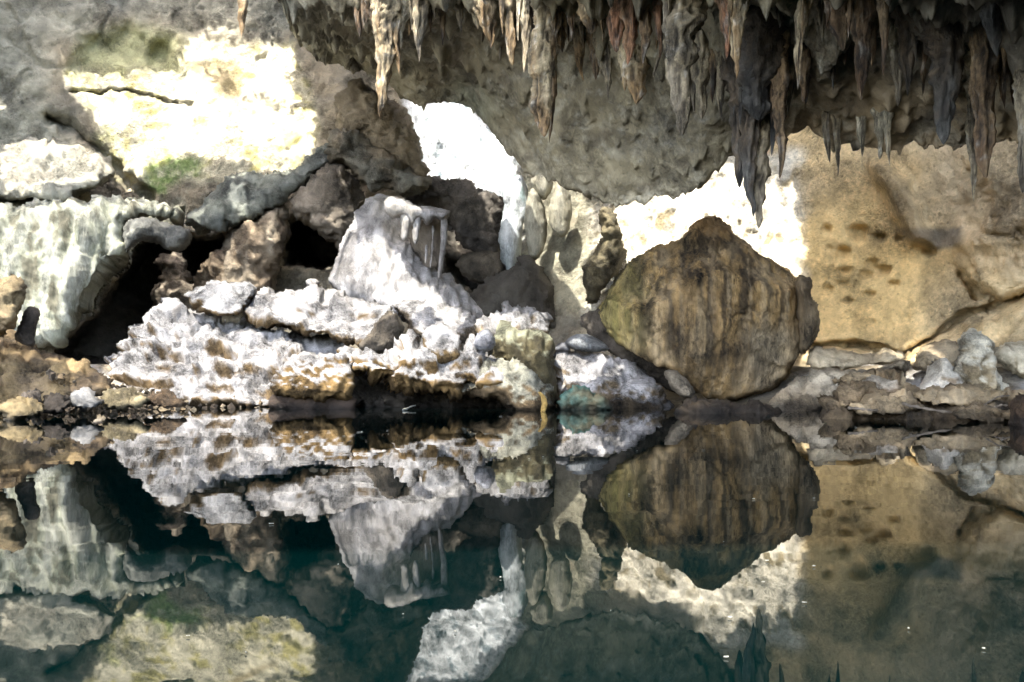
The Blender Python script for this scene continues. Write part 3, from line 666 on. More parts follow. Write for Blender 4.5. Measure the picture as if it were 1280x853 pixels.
rock('white_cobble', 'small half-hidden pale cobble left of the egg-shaped one', 'stone',
     [(690, 440), (696, 430), (706, 426), (714, 434), (712, 442)], 25.4, 0.3, col_plain((0.3, 0.3, 0.31), 0.2), 'powder', None, rough=0.04, seed=46, jag=1, fct=0.2, a=2)
rock('slanted_slab', 'long grey slab slanting down under the left flank of the great boulder', 'rock slab',
     [(724, 398), (732, 389), (748, 388), (770, 400), (806, 426), (846, 456), (866, 486), (848, 494), (812, 474), (782, 456), (756, 438), (734, 418)], 25.5, 0.25,
     col_plain((0.12, 0.1, 0.075), 0.35, (0.08, 0.065, 0.05)), 'rock', None, rough=0.1, seed=47, freq=2, jag=2)
rock('wedge_stone', 'small tan wedge-shaped stone under the great boulder', 'stone',
     [(828, 464), (842, 462), (858, 474), (868, 488), (866, 500), (852, 498), (838, 484)], 23.3, 0.35, col_plain((0.3, 0.25, 0.18), 0.3), 'rock', None, rough=0.06, seed=48, jag=1.5, a=3.5)
rock('turquoise_wet_stone', 'wet turquoise stained stones at the waterline below the dusted bank', 'rock',
     [(694, 496), (706, 486), (730, 484), (752, 492), (768, 504), (770, 520), (700, 520)], 22.2, 0.5,
     col_plain((0.1, 0.26, 0.22), 0.6, (0.16, 0.13, 0.07), 1.6), 'rock', None, rough=0.15, seed=49, crag=0.15, freq=2.2)


# the great boulder
def col_boulder(v, n, px, py, t):
    a = fbm(v * 0.7, 4); c = lerp((0.45, 0.295, 0.125), (0.3, 0.195, 0.08), sstep(-.3, .3, a))
    c = lerp(c, (0.42, 0.32, 0.18), sstep(0.05, 0.4, fbm(v * c3(1.2, 1.2, 0.35) + 6, 4)) * 0.7)
    st = ridged(v * c3(1.6, .8, 0.07) + 11, 4, .6)
    c = lerp(c, (0.035, 0.027, 0.018), sstep(0.5, 0.66, st + 0.3 * fbm(v * 1.2 + 5, 3)) * 0.8 * sstep(1.1, 0.6, t + 0.4 * a))
    c = lerp(c, (0.42, 0.32, 0.19), sstep(0.52, 0.68, ridged(v * c3(2.6, 1.3, 0.09) + 41, 3, .6)) * 0.45)
    for x, w, y0, y1 in ((860, 12, 300, 500), (893, 8, 340, 480), (838, 5, 300, 440), (800, 5, 320, 430), (945, 18, 420, 480), (918, 9, 430, 490), (925, 6, 300, 340)):
        wob = 5 * perlin(np.stack([px * 0 + x, py * .03, px * 0], 1))
        c = lerp(c, (0.04, 0.03, 0.02), np.exp(-((px - x + wob) / w) ** 2) * sstep(y0 - 15, y0 + 15, py) * sstep(y1 + 15, y1 - 15, py) * (0.55 + 0.5 * fbm(v * 3 + 1, 3)).clip(0, 1))
    c = lerp(c, (0.24, 0.21, 0.065), sstep(830, 755, px + 30 * a) * 0.7)
    c = lerp(c, (0.42, 0.34, 0.22), sstep(930, 960, px + 40 * a) * sstep(400, 425, py) * 0.75)
    c = lerp(c, (0.34, 0.21, 0.085), sstep(305, 275, py) * 0.6)
    return c * (1 + 0.4 * fbm(v * 3, 4))[:, None]


def boulder_faces(x, y):
    """the planes the block broke along"""
    k = 25 / F
    f = [0.06 * (880 - x), 1.05 * (806 - x) + 0.15 * (y - 400), 0.95 * (328 - y) + 0.42 * (x - 880), 0.8 * (332 - y) - 0.55 * (x - 905), 1.15 * (x - 968) + 0.2 * (y - 420), 0.95 * (y - 456), 0.85 * (y - 436) - 0.6 * (x - 812), 0.3 * (x - 900) + 0.35 * (y - 400) - 6]
    return np.maximum.reduce(f) * k


rock('great_boulder', 'huge brown boulder streaked black, standing at the water right of the middle', 'boulder',
     [(742, 396), (752, 376), (766, 356), (780, 332), (794, 320), (812, 308), (832, 302), (850, 298), (862, 284), (872, 274), (890, 271), (908, 277), (918, 290), (940, 308), (962, 324), (984, 337), (1000, 350), (1006, 372), (1010, 400), (1006, 432), (992, 460), (976, 484), (958, 492), (934, 500), (900, 502), (880, 496), (856, 478), (820, 456), (784, 440), (758, 420)], 24.6, 1.2,
     col_boulder, 'boulder', None, lean=0.1, rough=0.13, fct=1.0, freq=0.95, crag=0.09, flute=0.06, flute_f=1.6, seed=50, a=5, rad=0.16, jag=3.5, smooth=1, dfun=boulder_faces)
rock('side_nub', None, None, [(994, 352), (1000, 344), (1012, 345), (1017, 352), (1013, 372), (1022, 378), (1027, 398), (1024, 420), (1012, 438), (1000, 444), (998, 400)], 24.3, 0.7,
     col_plain((0.26, 0.2, 0.12), 0.4, (0.17, 0.12, 0.07)), 'boulder', None, parent=bpy.data.objects['great_boulder'], rough=0.1, seed=51, freq=2, jag=2.5)
gb = bpy.data.objects['great_boulder']; sn = bpy.data.objects['side_nub']
import mathutils
sn.data.transform(mathutils.Matrix.Translation(-gb.location))

# ------------------------------------------------------------------ right shore
GR = 'brown rocks along the right shore'
rock('rock_shelf', 'long brown shelf slanting up from the water right of the great boulder', 'rock shelf',
     [(930, 526), (950, 512), (978, 488), (1006, 466), (1040, 458), (1080, 464), (1116, 452), (1136, 448), (1140, 456), (1100, 472), (1070, 486), (1040, 500), (1020, 520), (980, 530)], 22.0, 0.8,
     col_plain((0.36, 0.28, 0.18), 0.5, (0.46, 0.39, 0.28)), 'rock', GR, lean=0.6, rough=0.16, crag=0.1, freq=1.8, seed=60, jag=4)
rock('flat_rock_slab', 'flat pale slab catching the sun below the golden wall', 'rock slab',
     [(1008, 440), (1020, 432), (1052, 438), (1090, 442), (1110, 432), (1128, 440), (1136, 450), (1104, 458), (1070, 462), (1030, 464), (1012, 456)], 23.6, 0.7,
     col_plain((0.6, 0.5, 0.34), 0.3, (0.48, 0.38, 0.24)), 'rock', GR, lean=1.6, rough=0.12, freq=2, seed=61, jag=3)
rock('rock_block', 'smooth tan block with a bright sunny corner behind the right stalagmites', 'boulder',
     [(1140, 452), (1146, 436), (1160, 430), (1190, 424), (1204, 436), (1196, 456), (1172, 470), (1150, 466), (1140, 462)], 23.2, 0.7,
     col_plain((0.45, 0.36, 0.22), 0.3, (0.32, 0.25, 0.16)), 'rock', GR, lean=0.4, rough=0.1, freq=1.4, seed=62, jag=2)
rock('stalagmite', 'ribbed brown stalagmite with a blunt white tip on the right shore', 'stalagmite',
     [(1146, 498), (1152, 484), (1162, 472), (1168, 456), (1176, 450), (1186, 451), (1192, 464), (1200, 482), (1206, 500)], 20.2, 0.5,
     col_powder_toplight((0.3, 0.22, 0.14), (0.6, 0.54, 0.44), bias=0.35, soft=0.3), 'rock', 'stalagmites on the right shore', rough=0.08, freq=2.4, flute=0.34, flute_f=2.0, seed=63, jag=3)
rock('stalagmite', 'tallest pale knobbly stalagmite, close right of the ribbed brown one', 'stalagmite',
     [(1186, 494), (1194, 470), (1200, 452), (1208, 440), (1202, 424), (1210, 415), (1226, 417), (1240, 426), (1238, 438), (1248, 452), (1254, 472), (1258, 496)], 20.6, 0.8,
     col_powder_toplight((0.38, 0.3, 0.18), (0.66, 0.6, 0.46), bias=0.5, soft=0.3), 'rock', 'stalagmites on the right shore', rough=0.12, freq=1.9, flute=0.34, flute_f=1.6, crag=0.1, seed=64, jag=4)
rock('rock_block', 'pale cream rock at the right edge behind the stalagmites', 'boulder',
     [(1240, 440), (1250, 430), (1290, 424), (1340, 420), (1340, 480), (1280, 476), (1256, 464)], 22.4, 1.0,
     col_plain((0.5, 0.43, 0.29), 0.4, (0.62, 0.55, 0.4)), 'rock', GR, lean=0.4, rough=0.14, freq=1.6, crag=0.1, seed=65, jag=3)
rock('brown_rock', 'rounded dark brown rock at the right edge of the water', 'boulder',
     [(1258, 530), (1264, 500), (1282, 488), (1330, 480), (1350, 530), (1300, 546), (1266, 546)], 16.2, 0.8,
     col_plain((0.2, 0.12, 0.065), 0.4), 'rock', GR, rough=0.12, freq=1.8, seed=66)
rock('fringed_rock_bank', 'brown root-fringed bank under the right stalagmites', 'rock bank',
     [(1020, 524), (1040, 500), (1066, 478), (1090, 472), (1120, 466), (1140, 476), (1160, 488), (1200, 494), (1260, 488), (1296, 492), (1300, 548), (1240, 552), (1160, 548), (1090, 544), (1030, 536)], 18.2, 0.9,
     col_plain((0.42, 0.31, 0.18), 0.6, (0.2, 0.14, 0.075), 1.6), 'rock', GR, lean=0.9, rough=0.34, freq=1.5, flute=0.12, flute_f=1.8, crag=0.14, wet_h=0.15, seed=67, centre=(1160, 520), jag=4)
rock('shade_dark_rock', 'rock foot below the great boulder, toned black for shadow, partly under water', 'rock',
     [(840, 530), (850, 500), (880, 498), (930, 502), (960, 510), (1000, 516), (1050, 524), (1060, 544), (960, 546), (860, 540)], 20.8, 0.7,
     col_plain((0.06, 0.045, 0.03), 0.6, (0.13, 0.09, 0.05), 1.4), 'rock', GR, rough=0.2, freq=1.6, crag=0.12, seed=68)  # near-black tone stands in for the shadow at the boulder's base
rock('wedged_rock', 'brown fluted rock wedged under the slanting shelf', 'boulder',
     [(1048, 520), (1056, 492), (1074, 478), (1100, 470), (1118, 480), (1128, 500), (1136, 524), (1090, 528)], 19.2, 0.6,
     col_powder_toplight((0.25, 0.17, 0.1), (0.5, 0.43, 0.33), bias=-0.5, soft=0.3), 'rock', GR, rough=0.1, freq=2.4, flute=0.26, flute_f=2.4, seed=69, jag=3)
for k, (pts, d, lab) in enumerate([
    ([(1036, 474), (1062, 464), (1100, 460), (1136, 468), (1124, 482), (1090, 486), (1056, 488)], 19.6, 'tan broken ledge between the slanting shelf and the ribbed stalagmite'),
    ([(1128, 492), (1160, 484), (1204, 480), (1262, 486), (1254, 502), (1204, 508), (1150, 506)], 18.0, 'long cream ledge under the foot of the two right stalagmites'),
    ([(1050, 506), (1084, 496), (1130, 496), (1160, 510), (1130, 520), (1084, 520)], 17.6, 'low tan ledge near the water below the ribbed stalagmite'),
    ([(1190, 514), (1230, 506), (1276, 510), (1290, 524), (1240, 530), (1200, 528)], 16.9, 'low brown ledge at the water beside the dark rock at the right edge')]):
    rock('broken_ledge', lab, 'rock ledge', pts, d, 0.4, col_plain((0.46, 0.35, 0.21), 0.5, (0.3, 0.22, 0.12)), 'rock', GR, lean=1.0, rough=0.16, freq=2.2, crag=0.1, seed=90 + k, jag=4, smooth=0, a=4)
# thin roots lying over the bank
for k, (pts, d, lab) in enumerate([
    ([(1130, 505), (1160, 512), (1200, 516), (1230, 508), (1250, 496), (1262, 494)], 17.1, 'grey dead root bending along the right bank above its fringe'),
    ([(1215, 520), (1236, 512), (1252, 506), (1270, 508), (1285, 512)], 16.9, 'short forked-looking root at the far right of the bank'),
    ([(1060, 510), (1090, 514), (1120, 512), (1150, 508)], 17.3, 'low brown root near the left end of the bank')]):
    pp = P([p[0] for p in pts], [p[1] for p in pts], d); pp[:, 1] += 0.15 * RNG.rand(len(pp))
    rings = []; nr = 40
    tt = np.linspace(0, len(pp) - 1, nr); cen = np.stack([np.interp(tt, np.arange(len(pp)), pp[:, j]) for j in range(3)], 1); cen[:, 2] += 0.03 * perlin(cen * 3)
    for i in range(nr):
        th = np.linspace(0, 2 * math.pi, 8, endpoint=False); r = 0.03 * (1 - 0.6 * i / nr) * (1 + .3 * math.sin(i * 1.7))
        rings.append(cen[i] + r * np.stack([np.zeros(8), np.cos(th), np.sin(th)], 1))
    vr = np.concatenate(rings); o = mesh_obj('dead_root', vr, grid_faces(nr, 8, True), M['rock'], np.tile(c3(0.22, 0.18, 0.135), (len(vr), 1)))
    rebase(o, vr.mean(0).tolist()); tag(o, lab, 'root', 'dead roots on the right bank')

# ------------------------------------------------------------------ left shore
GL = 'brown rocks on the left shore'
rock('rock_stack', 'dark brown rock stack at the far left edge against the pale curtain', 'rock',
     [(-60, 346), (0, 348), (20, 344), (33, 352), (34, 372), (26, 390), (18, 416), (-60, 430)], 20.0, 0.8,
     col_plain((0.2, 0.14, 0.08), 0.5, (0.3, 0.23, 0.12)), 'rock', GL, rough=0.14, crag=0.14, freq=2, seed=70, jag=3)
rock('rock_pinnacle', 'dark mushroom-shaped knob of rock rising from the left bank', 'rock',
     [(16, 424), (24, 404), (28, 390), (36, 383), (48, 386), (52, 396), (46, 406), (44, 420), (46, 436), (30, 436)], 20.4, 0.4,
     col_plain((0.1, 0.08, 0.06), 0.4), 'rock', GL, rough=0.06, freq=2.6, seed=71, jag=2)
rock('ochre_rock_bank', 'ochre and dark-brown rock bank in the left corner of the shore', 'rock bank',
     [(-60, 408), (0, 408), (18, 412), (40, 428), (60, 440), (76, 444), (96, 450), (112, 452), (126, 464), (140, 478), (142, 494), (100, 504), (60, 512), (0, 524), (-60, 530)], 20.6, 1.1,
     col_plain((0.3, 0.21, 0.095), 0.4, (0.12, 0.085, 0.05), 1.0), 'rock', GL, lean=0.9, rough=0.18, crag=0.16, freq=1.4, seed=72, centre=(40, 470), jag=4)
for k, (pts, d, c, lab) in enumerate([
    ([(0, 512), (10, 500), (34, 496), (56, 502), (60, 514), (40, 524), (10, 526)], 17.6, (0.36, 0.27, 0.13), 'flat ochre stone nearest the water in the left corner'),
    ([(46, 506), (54, 494), (70, 488), (84, 494), (90, 508), (74, 518), (54, 518)], 18.6, (0.09, 0.07, 0.05), 'dark brown stone beside the flat ochre stone'),
    ([(84, 502), (90, 488), (106, 482), (122, 488), (128, 504), (114, 514), (94, 514)], 19.2, (0.3, 0.29, 0.27), 'grey stone between the dark stone and the ochre ledge'),
    ([(122, 500), (136, 488), (158, 486), (180, 490), (190, 500), (170, 512), (136, 512)], 19.8, (0.44, 0.36, 0.2), 'low ochre stone at the waterline under the mound'),
    ([(176, 504), (190, 492), (206, 486), (224, 494), (228, 508), (204, 514)], 20.6, (0.26, 0.17, 0.09), 'brown stone at the left foot of the mound'),
    ([(20, 500), (30, 488), (52, 484), (62, 490), (52, 500), (34, 504)], 18.8, (0.15, 0.12, 0.09), 'small dark stone on the ochre bank')]):
    rock('waterline_stone', lab, 'stone', pts, d, 0.45, col_plain(tuple(.62 * q_ for q_ in c), 0.4), 'rock', 'stones along the left waterline', lean=0.8, rough=0.16, freq=3.0, crag=0.14, seed=80 + k, jag=5, smooth=0, a=3.6)

# gravel and broken stone along the left waterline and in the gaps of the shore
gv, gq, gc = [], [], []; gk = 0
box = np.array([(x, y, z) for z in (-1, 1) for y in (-1, 1) for x in (-1, 1)], float)
gs = []
for pth, d0, d1, num, szr in (([(8, 516), (60, 515), (120, 508), (200, 510), (330, 510)], 18.5, 23.5, 170, (0.03, 0.14)), ([(60, 470), (110, 480), (150, 488), (200, 498)], 20.0, 23.0, 160, (0.03, 0.12))):
    pth = np.array(pth, float)
    for _ in range(num):
        u = RNG.rand(); x = np.interp(u, np.linspace(0, 1, len(pth)), pth[:, 0]); y = np.interp(u, np.linspace(0, 1, len(pth)), pth[:, 1]) + RNG.normal() * 4
        d = d0 + (d1 - d0) * u + RNG.normal() * .25; c = P(x, y, d); c[2] = max(c[2], -0.02)
        a, b_ = np.linalg.qr(RNG.normal(size=(3, 3)))
        sz = szr[0] + (szr[1] - szr[0]) * RNG.rand() ** 2
        w = (box * (1 + 0.25 * RNG.normal(size=(8, 3)))) * np.array([1, .8, .6]) * sz * .7
        gv.append(w @ a + c); gq.append(np.array([[0, 2, 3, 1], [4, 5, 7, 6], [0, 1, 5, 4], [2, 6, 7, 3], [0, 4, 6, 2], [1, 3, 7, 5]]) + gk); gk += 8
        base = [(0.22, 0.16, 0.09), (0.16, 0.13, 0.09), (0.08, 0.06, 0.04), (0.26, 0.21, 0.14)][RNG.randint(4)]
        gc.append(np.tile(c3(*base), (8, 1)))
o = mesh_obj('shore_gravel', np.vstack(gv), np.vstack(gq), M['rock'], np.vstack(gc), smooth=False); tag(o, 'broken stones and gravel scattered along the waterline', 'gravel', kind='stuff')
# specks of leaf and dust afloat
sv, sq, sk = [], [], 0
for _ in range(60):
    y = 3 + 17 * RNG.rand() ** 1.6; x = (RNG.rand() - .5) * 1.15 * y; r = (0.0008 + 0.0013 * RNG.rand() ** 3) * y ** .6 * 2.0
    th = np.sort(RNG.rand(4)) * 2 * math.pi; w = np.stack([np.cos(th) * r * (1 + 1.4 * RNG.rand()), np.sin(th) * r, 0 * th + 0.006], 1) + np.array([x, y, 0])
    top = w + np.array([0, 0, 0.004]); sv += [w, top]; sq.append(np.array([[4, 5, 6, 7], [0, 1, 5, 4], [1, 2, 6, 5], [2, 3, 7, 6], [3, 0, 4, 7]]) + sk); sk += 8
o = mesh_obj('floating_debris', np.vstack(sv), np.vstack(sq), M['rock'], np.tile(c3(0.3, 0.3, 0.25), (sk, 1)), smooth=False); tag(o, 'pale specks of leaf and dust floating on the dark pool', 'debris', kind='stuff')

# the curved orange root that dips into the pool below the fluted block
pts = [(674, 490), (679, 496), (681, 505), (679, 514), (675, 521)]
pp = P([p[0] for p in pts], [p[1] for p in pts], 21.0); nr = 24
tt = np.linspace(0, 4, nr); cen = np.stack([np.interp(tt, np.arange(5), pp[:, j]) for j in range(3)], 1)
vr = np.concatenate([cen[i] + 0.07 * (0.55 + 0.45 * math.sin(math.pi * i / (nr - 1))) * np.stack([np.cos(a), np.sin(a), 0 * a], 1) for i in range(nr) for a in [np.linspace(0, 2 * math.pi, 10, endpoint=False)]])
o = mesh_obj('curved_root', vr, grid_faces(nr, 10, True), M['rock'], np.tile(c3(0.5, 0.33, 0.1), (len(vr), 1))); rebase(o, vr.mean(0).tolist())
tag(o, 'curved orange-yellow root dipping into the pool below the fluted block', 'root')
# pale twig floating before the black hollow
a, b = P(503, 512.5, 21.3), P(520, 507, 22.4); a[2] = 0.02; b[2] = 0.10
cen = np.linspace(a, b, 14); cen[:, 2] += 0.02 * perlin(cen * 4)
vr = np.concatenate([cen[i] + 0.03 * (1 - i / 22) * np.stack([0 * t, np.cos(t), np.sin(t)], 1) for i in range(14) for t in [np.linspace(0, 2 * math.pi, 8, endpoint=False)]])
o = mesh_obj('floating_twig', vr, grid_faces(14, 8, True), M['rock'], np.tile(c3(0.5, 0.5, 0.45), (len(vr), 1))); rebase(o, vr.mean(0).tolist())
tag(o, 'pale twig floating on the pool in front of the black hollow', 'twig')
# ------------------------------------------------------------------ stalactites
CREAM, WHITE, BROWN, DARK, GREY, RED = (0.46, 0.38, 0.24), (0.55, 0.5, 0.37), (0.27, 0.19, 0.105), (0.1, 0.075, 0.048), (0.36, 0.3, 0.195), (0.28, 0.17, 0.09)
TIPC = {CREAM: (0.26, 0.17, 0.08), WHITE: (0.4, 0.33, 0.22), BROWN: (0.1, 0.06, 0.03), DARK: (0.05, 0.05, 0.045), GREY: (0.2, 0.17, 0.12), RED: (0.3, 0.15, 0.08)}


def strand(px0, py0, px1, py1, w, D, sd, blunt, flat, shoulder, lobes, sink=0.5):
    n = max(14, int((py1 - py0) / 1.9)); na = 32 if w > 15 else 18
    top = P(px0, py0, D); tip = P(px1, py1, D)
    top = top + (top - tip) / np.linalg.norm(top - tip) * sink            # root sunk into the rock
    t = np.linspace(0, 1, n); cen = top[None] * (1 - t)[:, None] + tip[None] * t[:, None]
    L = np.linalg.norm(top - tip); r0 = 0.5 * w / F * D; zz = t * L; o = zz * 0
    wob = min(0.11, 0.5 * r0)
    for j in (0, 1):
        cen[:, j] += wob * (perlin(np.stack([zz * 0.9, o + sd * (1.7 + j), o + 5 * j], 1)) + 0.5 * perlin(np.stack([zz * 2.6, o + sd * (2.7 + j), o], 1))) * np.minimum(1, t * 6)
    pw = 0.55 + 0.45 * ((sd * 0.618) % 1) - 0.3 * blunt
    prof = (1 - t) ** pw * (1 - blunt * 0.35) + blunt * 0.35 * (1 - t ** 6)
    prof = prof + 0.8 * shoulder * np.exp(-zz / (1.3 * r0 + 0.1)) + 0.05 * (1 - t) ** .3
    kf = 0.34 / max(r0, 0.12)
    lump = 1 + 0.28 * perlin(np.stack([zz * 1.3 * kf, o + sd * 3.3, o + 2], 1)) + 0.3 * perlin(np.stack([zz * 3.4 * kf, o + sd * 1.3, o], 1))
    a = np.linspace(0, 2 * math.pi, na, endpoint=False)
    ring = np.stack([np.cos(a), np.sin(a) * flat, 0 * a], 1)
    R = (r0 * prof * lump)[:, None]
    pos = cen[:, None, :] + ring[None] * R[:, :, None]
    fl = fbm(np.stack([np.cos(a)[None] * 1.4 + sd * 4.1 + 0 * t[:, None], np.sin(a)[None] * 1.4 + 0 * t[:, None], (zz * 0.6)[:, None] + 0 * a[None]], -1).reshape(-1, 3), 4, .65).reshape(n, na)
    fl2 = ridged((pos * np.array([9, 9, .9])).reshape(-1, 3) + sd, 3, .6).reshape(n, na) - .4
    pos = pos + ring[None] * (R * (0.95 * fl * (0.6 + lobes) + 0.75 * fl2))[:, :, None]
    v = pos.reshape(-1, 3); q = grid_faces(n, na, True)[:, ::-1]
    v = np.vstack([v, tip - np.array([0, 0, r0 * 0.15])]); k = np.arange(na)
    tris = np.stack([np.full(na, n * na), (n - 1) * na + (k + 1) % na, (n - 1) * na + k], 1)
    return v, q, tris, np.append(np.repeat(t, na), 1.0), np.append((fl2 + 1.2 * fl).ravel(), 0)


def stalactite(px0, py0, px1, py1, w, base, label, blunt=0.0, D=None, flat=0.75, group='stalactites hanging from the cave ceiling', shoulder=1.0, seed=[0], lobes=0.3, side=None):
    """hangs from the ceiling at (px0, py0); its tip at (px1, py1); w = width at the root"""
    seed[0] += 1; sd = seed[0]; R3 = random.Random(sd)
    if D is None: D = float(ceil_depth(np.array([px0]), np.array([py0]))[0]) - 0.25
    parts = [strand(px0, py0, px1, py1, w, D, sd, blunt, flat, shoulder, lobes)]
    if side is None: side = 2 if w >= 24 else (1 if w >= 13 else 0)
    for j in range(side):                                             # shorter strands grown together with the main one
        dx = R3.uniform(-.55, .55) * w; ln = R3.uniform(.3, .75) * (max(py1, 20) - max(py0, -10)); y0 = py0
        x1 = px0 + dx + (px1 - px0) * .5 * R3.random()
        parts.append(strand(px0 + dx * .8, y0, x1, max(py0, -10) + ln, w * R3.uniform(.32, .55), D + R3.uniform(-.22, .2), sd + 100 * (j + 1), R3.uniform(0, .4), flat, .7, lobes))
    v = []; q = []; tr = []; tt = []; k = 0
    rb = np.concatenate([p_[4] for p_ in parts])
    for a_, b_, c_, d_, _ in parts:
        v.append(a_); q.append(b_ + k); tr.append(c_ + k); tt.append(d_); k += len(a_)
    v = np.vstack(v); q = np.vstack(q); tr = np.vstack(tr); tt = np.concatenate(tt)
    tip = P(px1, py1, D)
    m = fbm(v * c3(2.6, 2.6, 0.6) + sd, 4, .6); m2 = fbm(v * c3(5, 5, 2.2) + 60 + sd, 4, .6)
    c = lerp(c3(*base), c3(*TIPC[base]), sstep(0.25, 1.0, tt + 1.0 * m)); c = lerp(c, c3(*base) * 1.35, sstep(0.05, 0.4, -m) * 0.8)
    c = lerp(c, c3(0.6, 0.57, 0.5) * (base[0] / .46), sstep(0.12, 0.35, m2) * 0.6)
    c = lerp(c, (0.06, 0.045, 0.03), sstep(0.16, 0.34, -m2) * 0.75)
    c = c * (0.25 + 1.05 * sstep(-0.35, 0.25, rb))[:, None] * (1 + 0.7 * fbm(v * 9, 3, .7))[:, None]
    o = mesh_obj('stalactite', v, q, M['drip'], c * (1 + 0.3 * m)[:, None], None, tr)
    rebase(o, tip.tolist()); tag(o, label, 'stalactite', group)
    return o


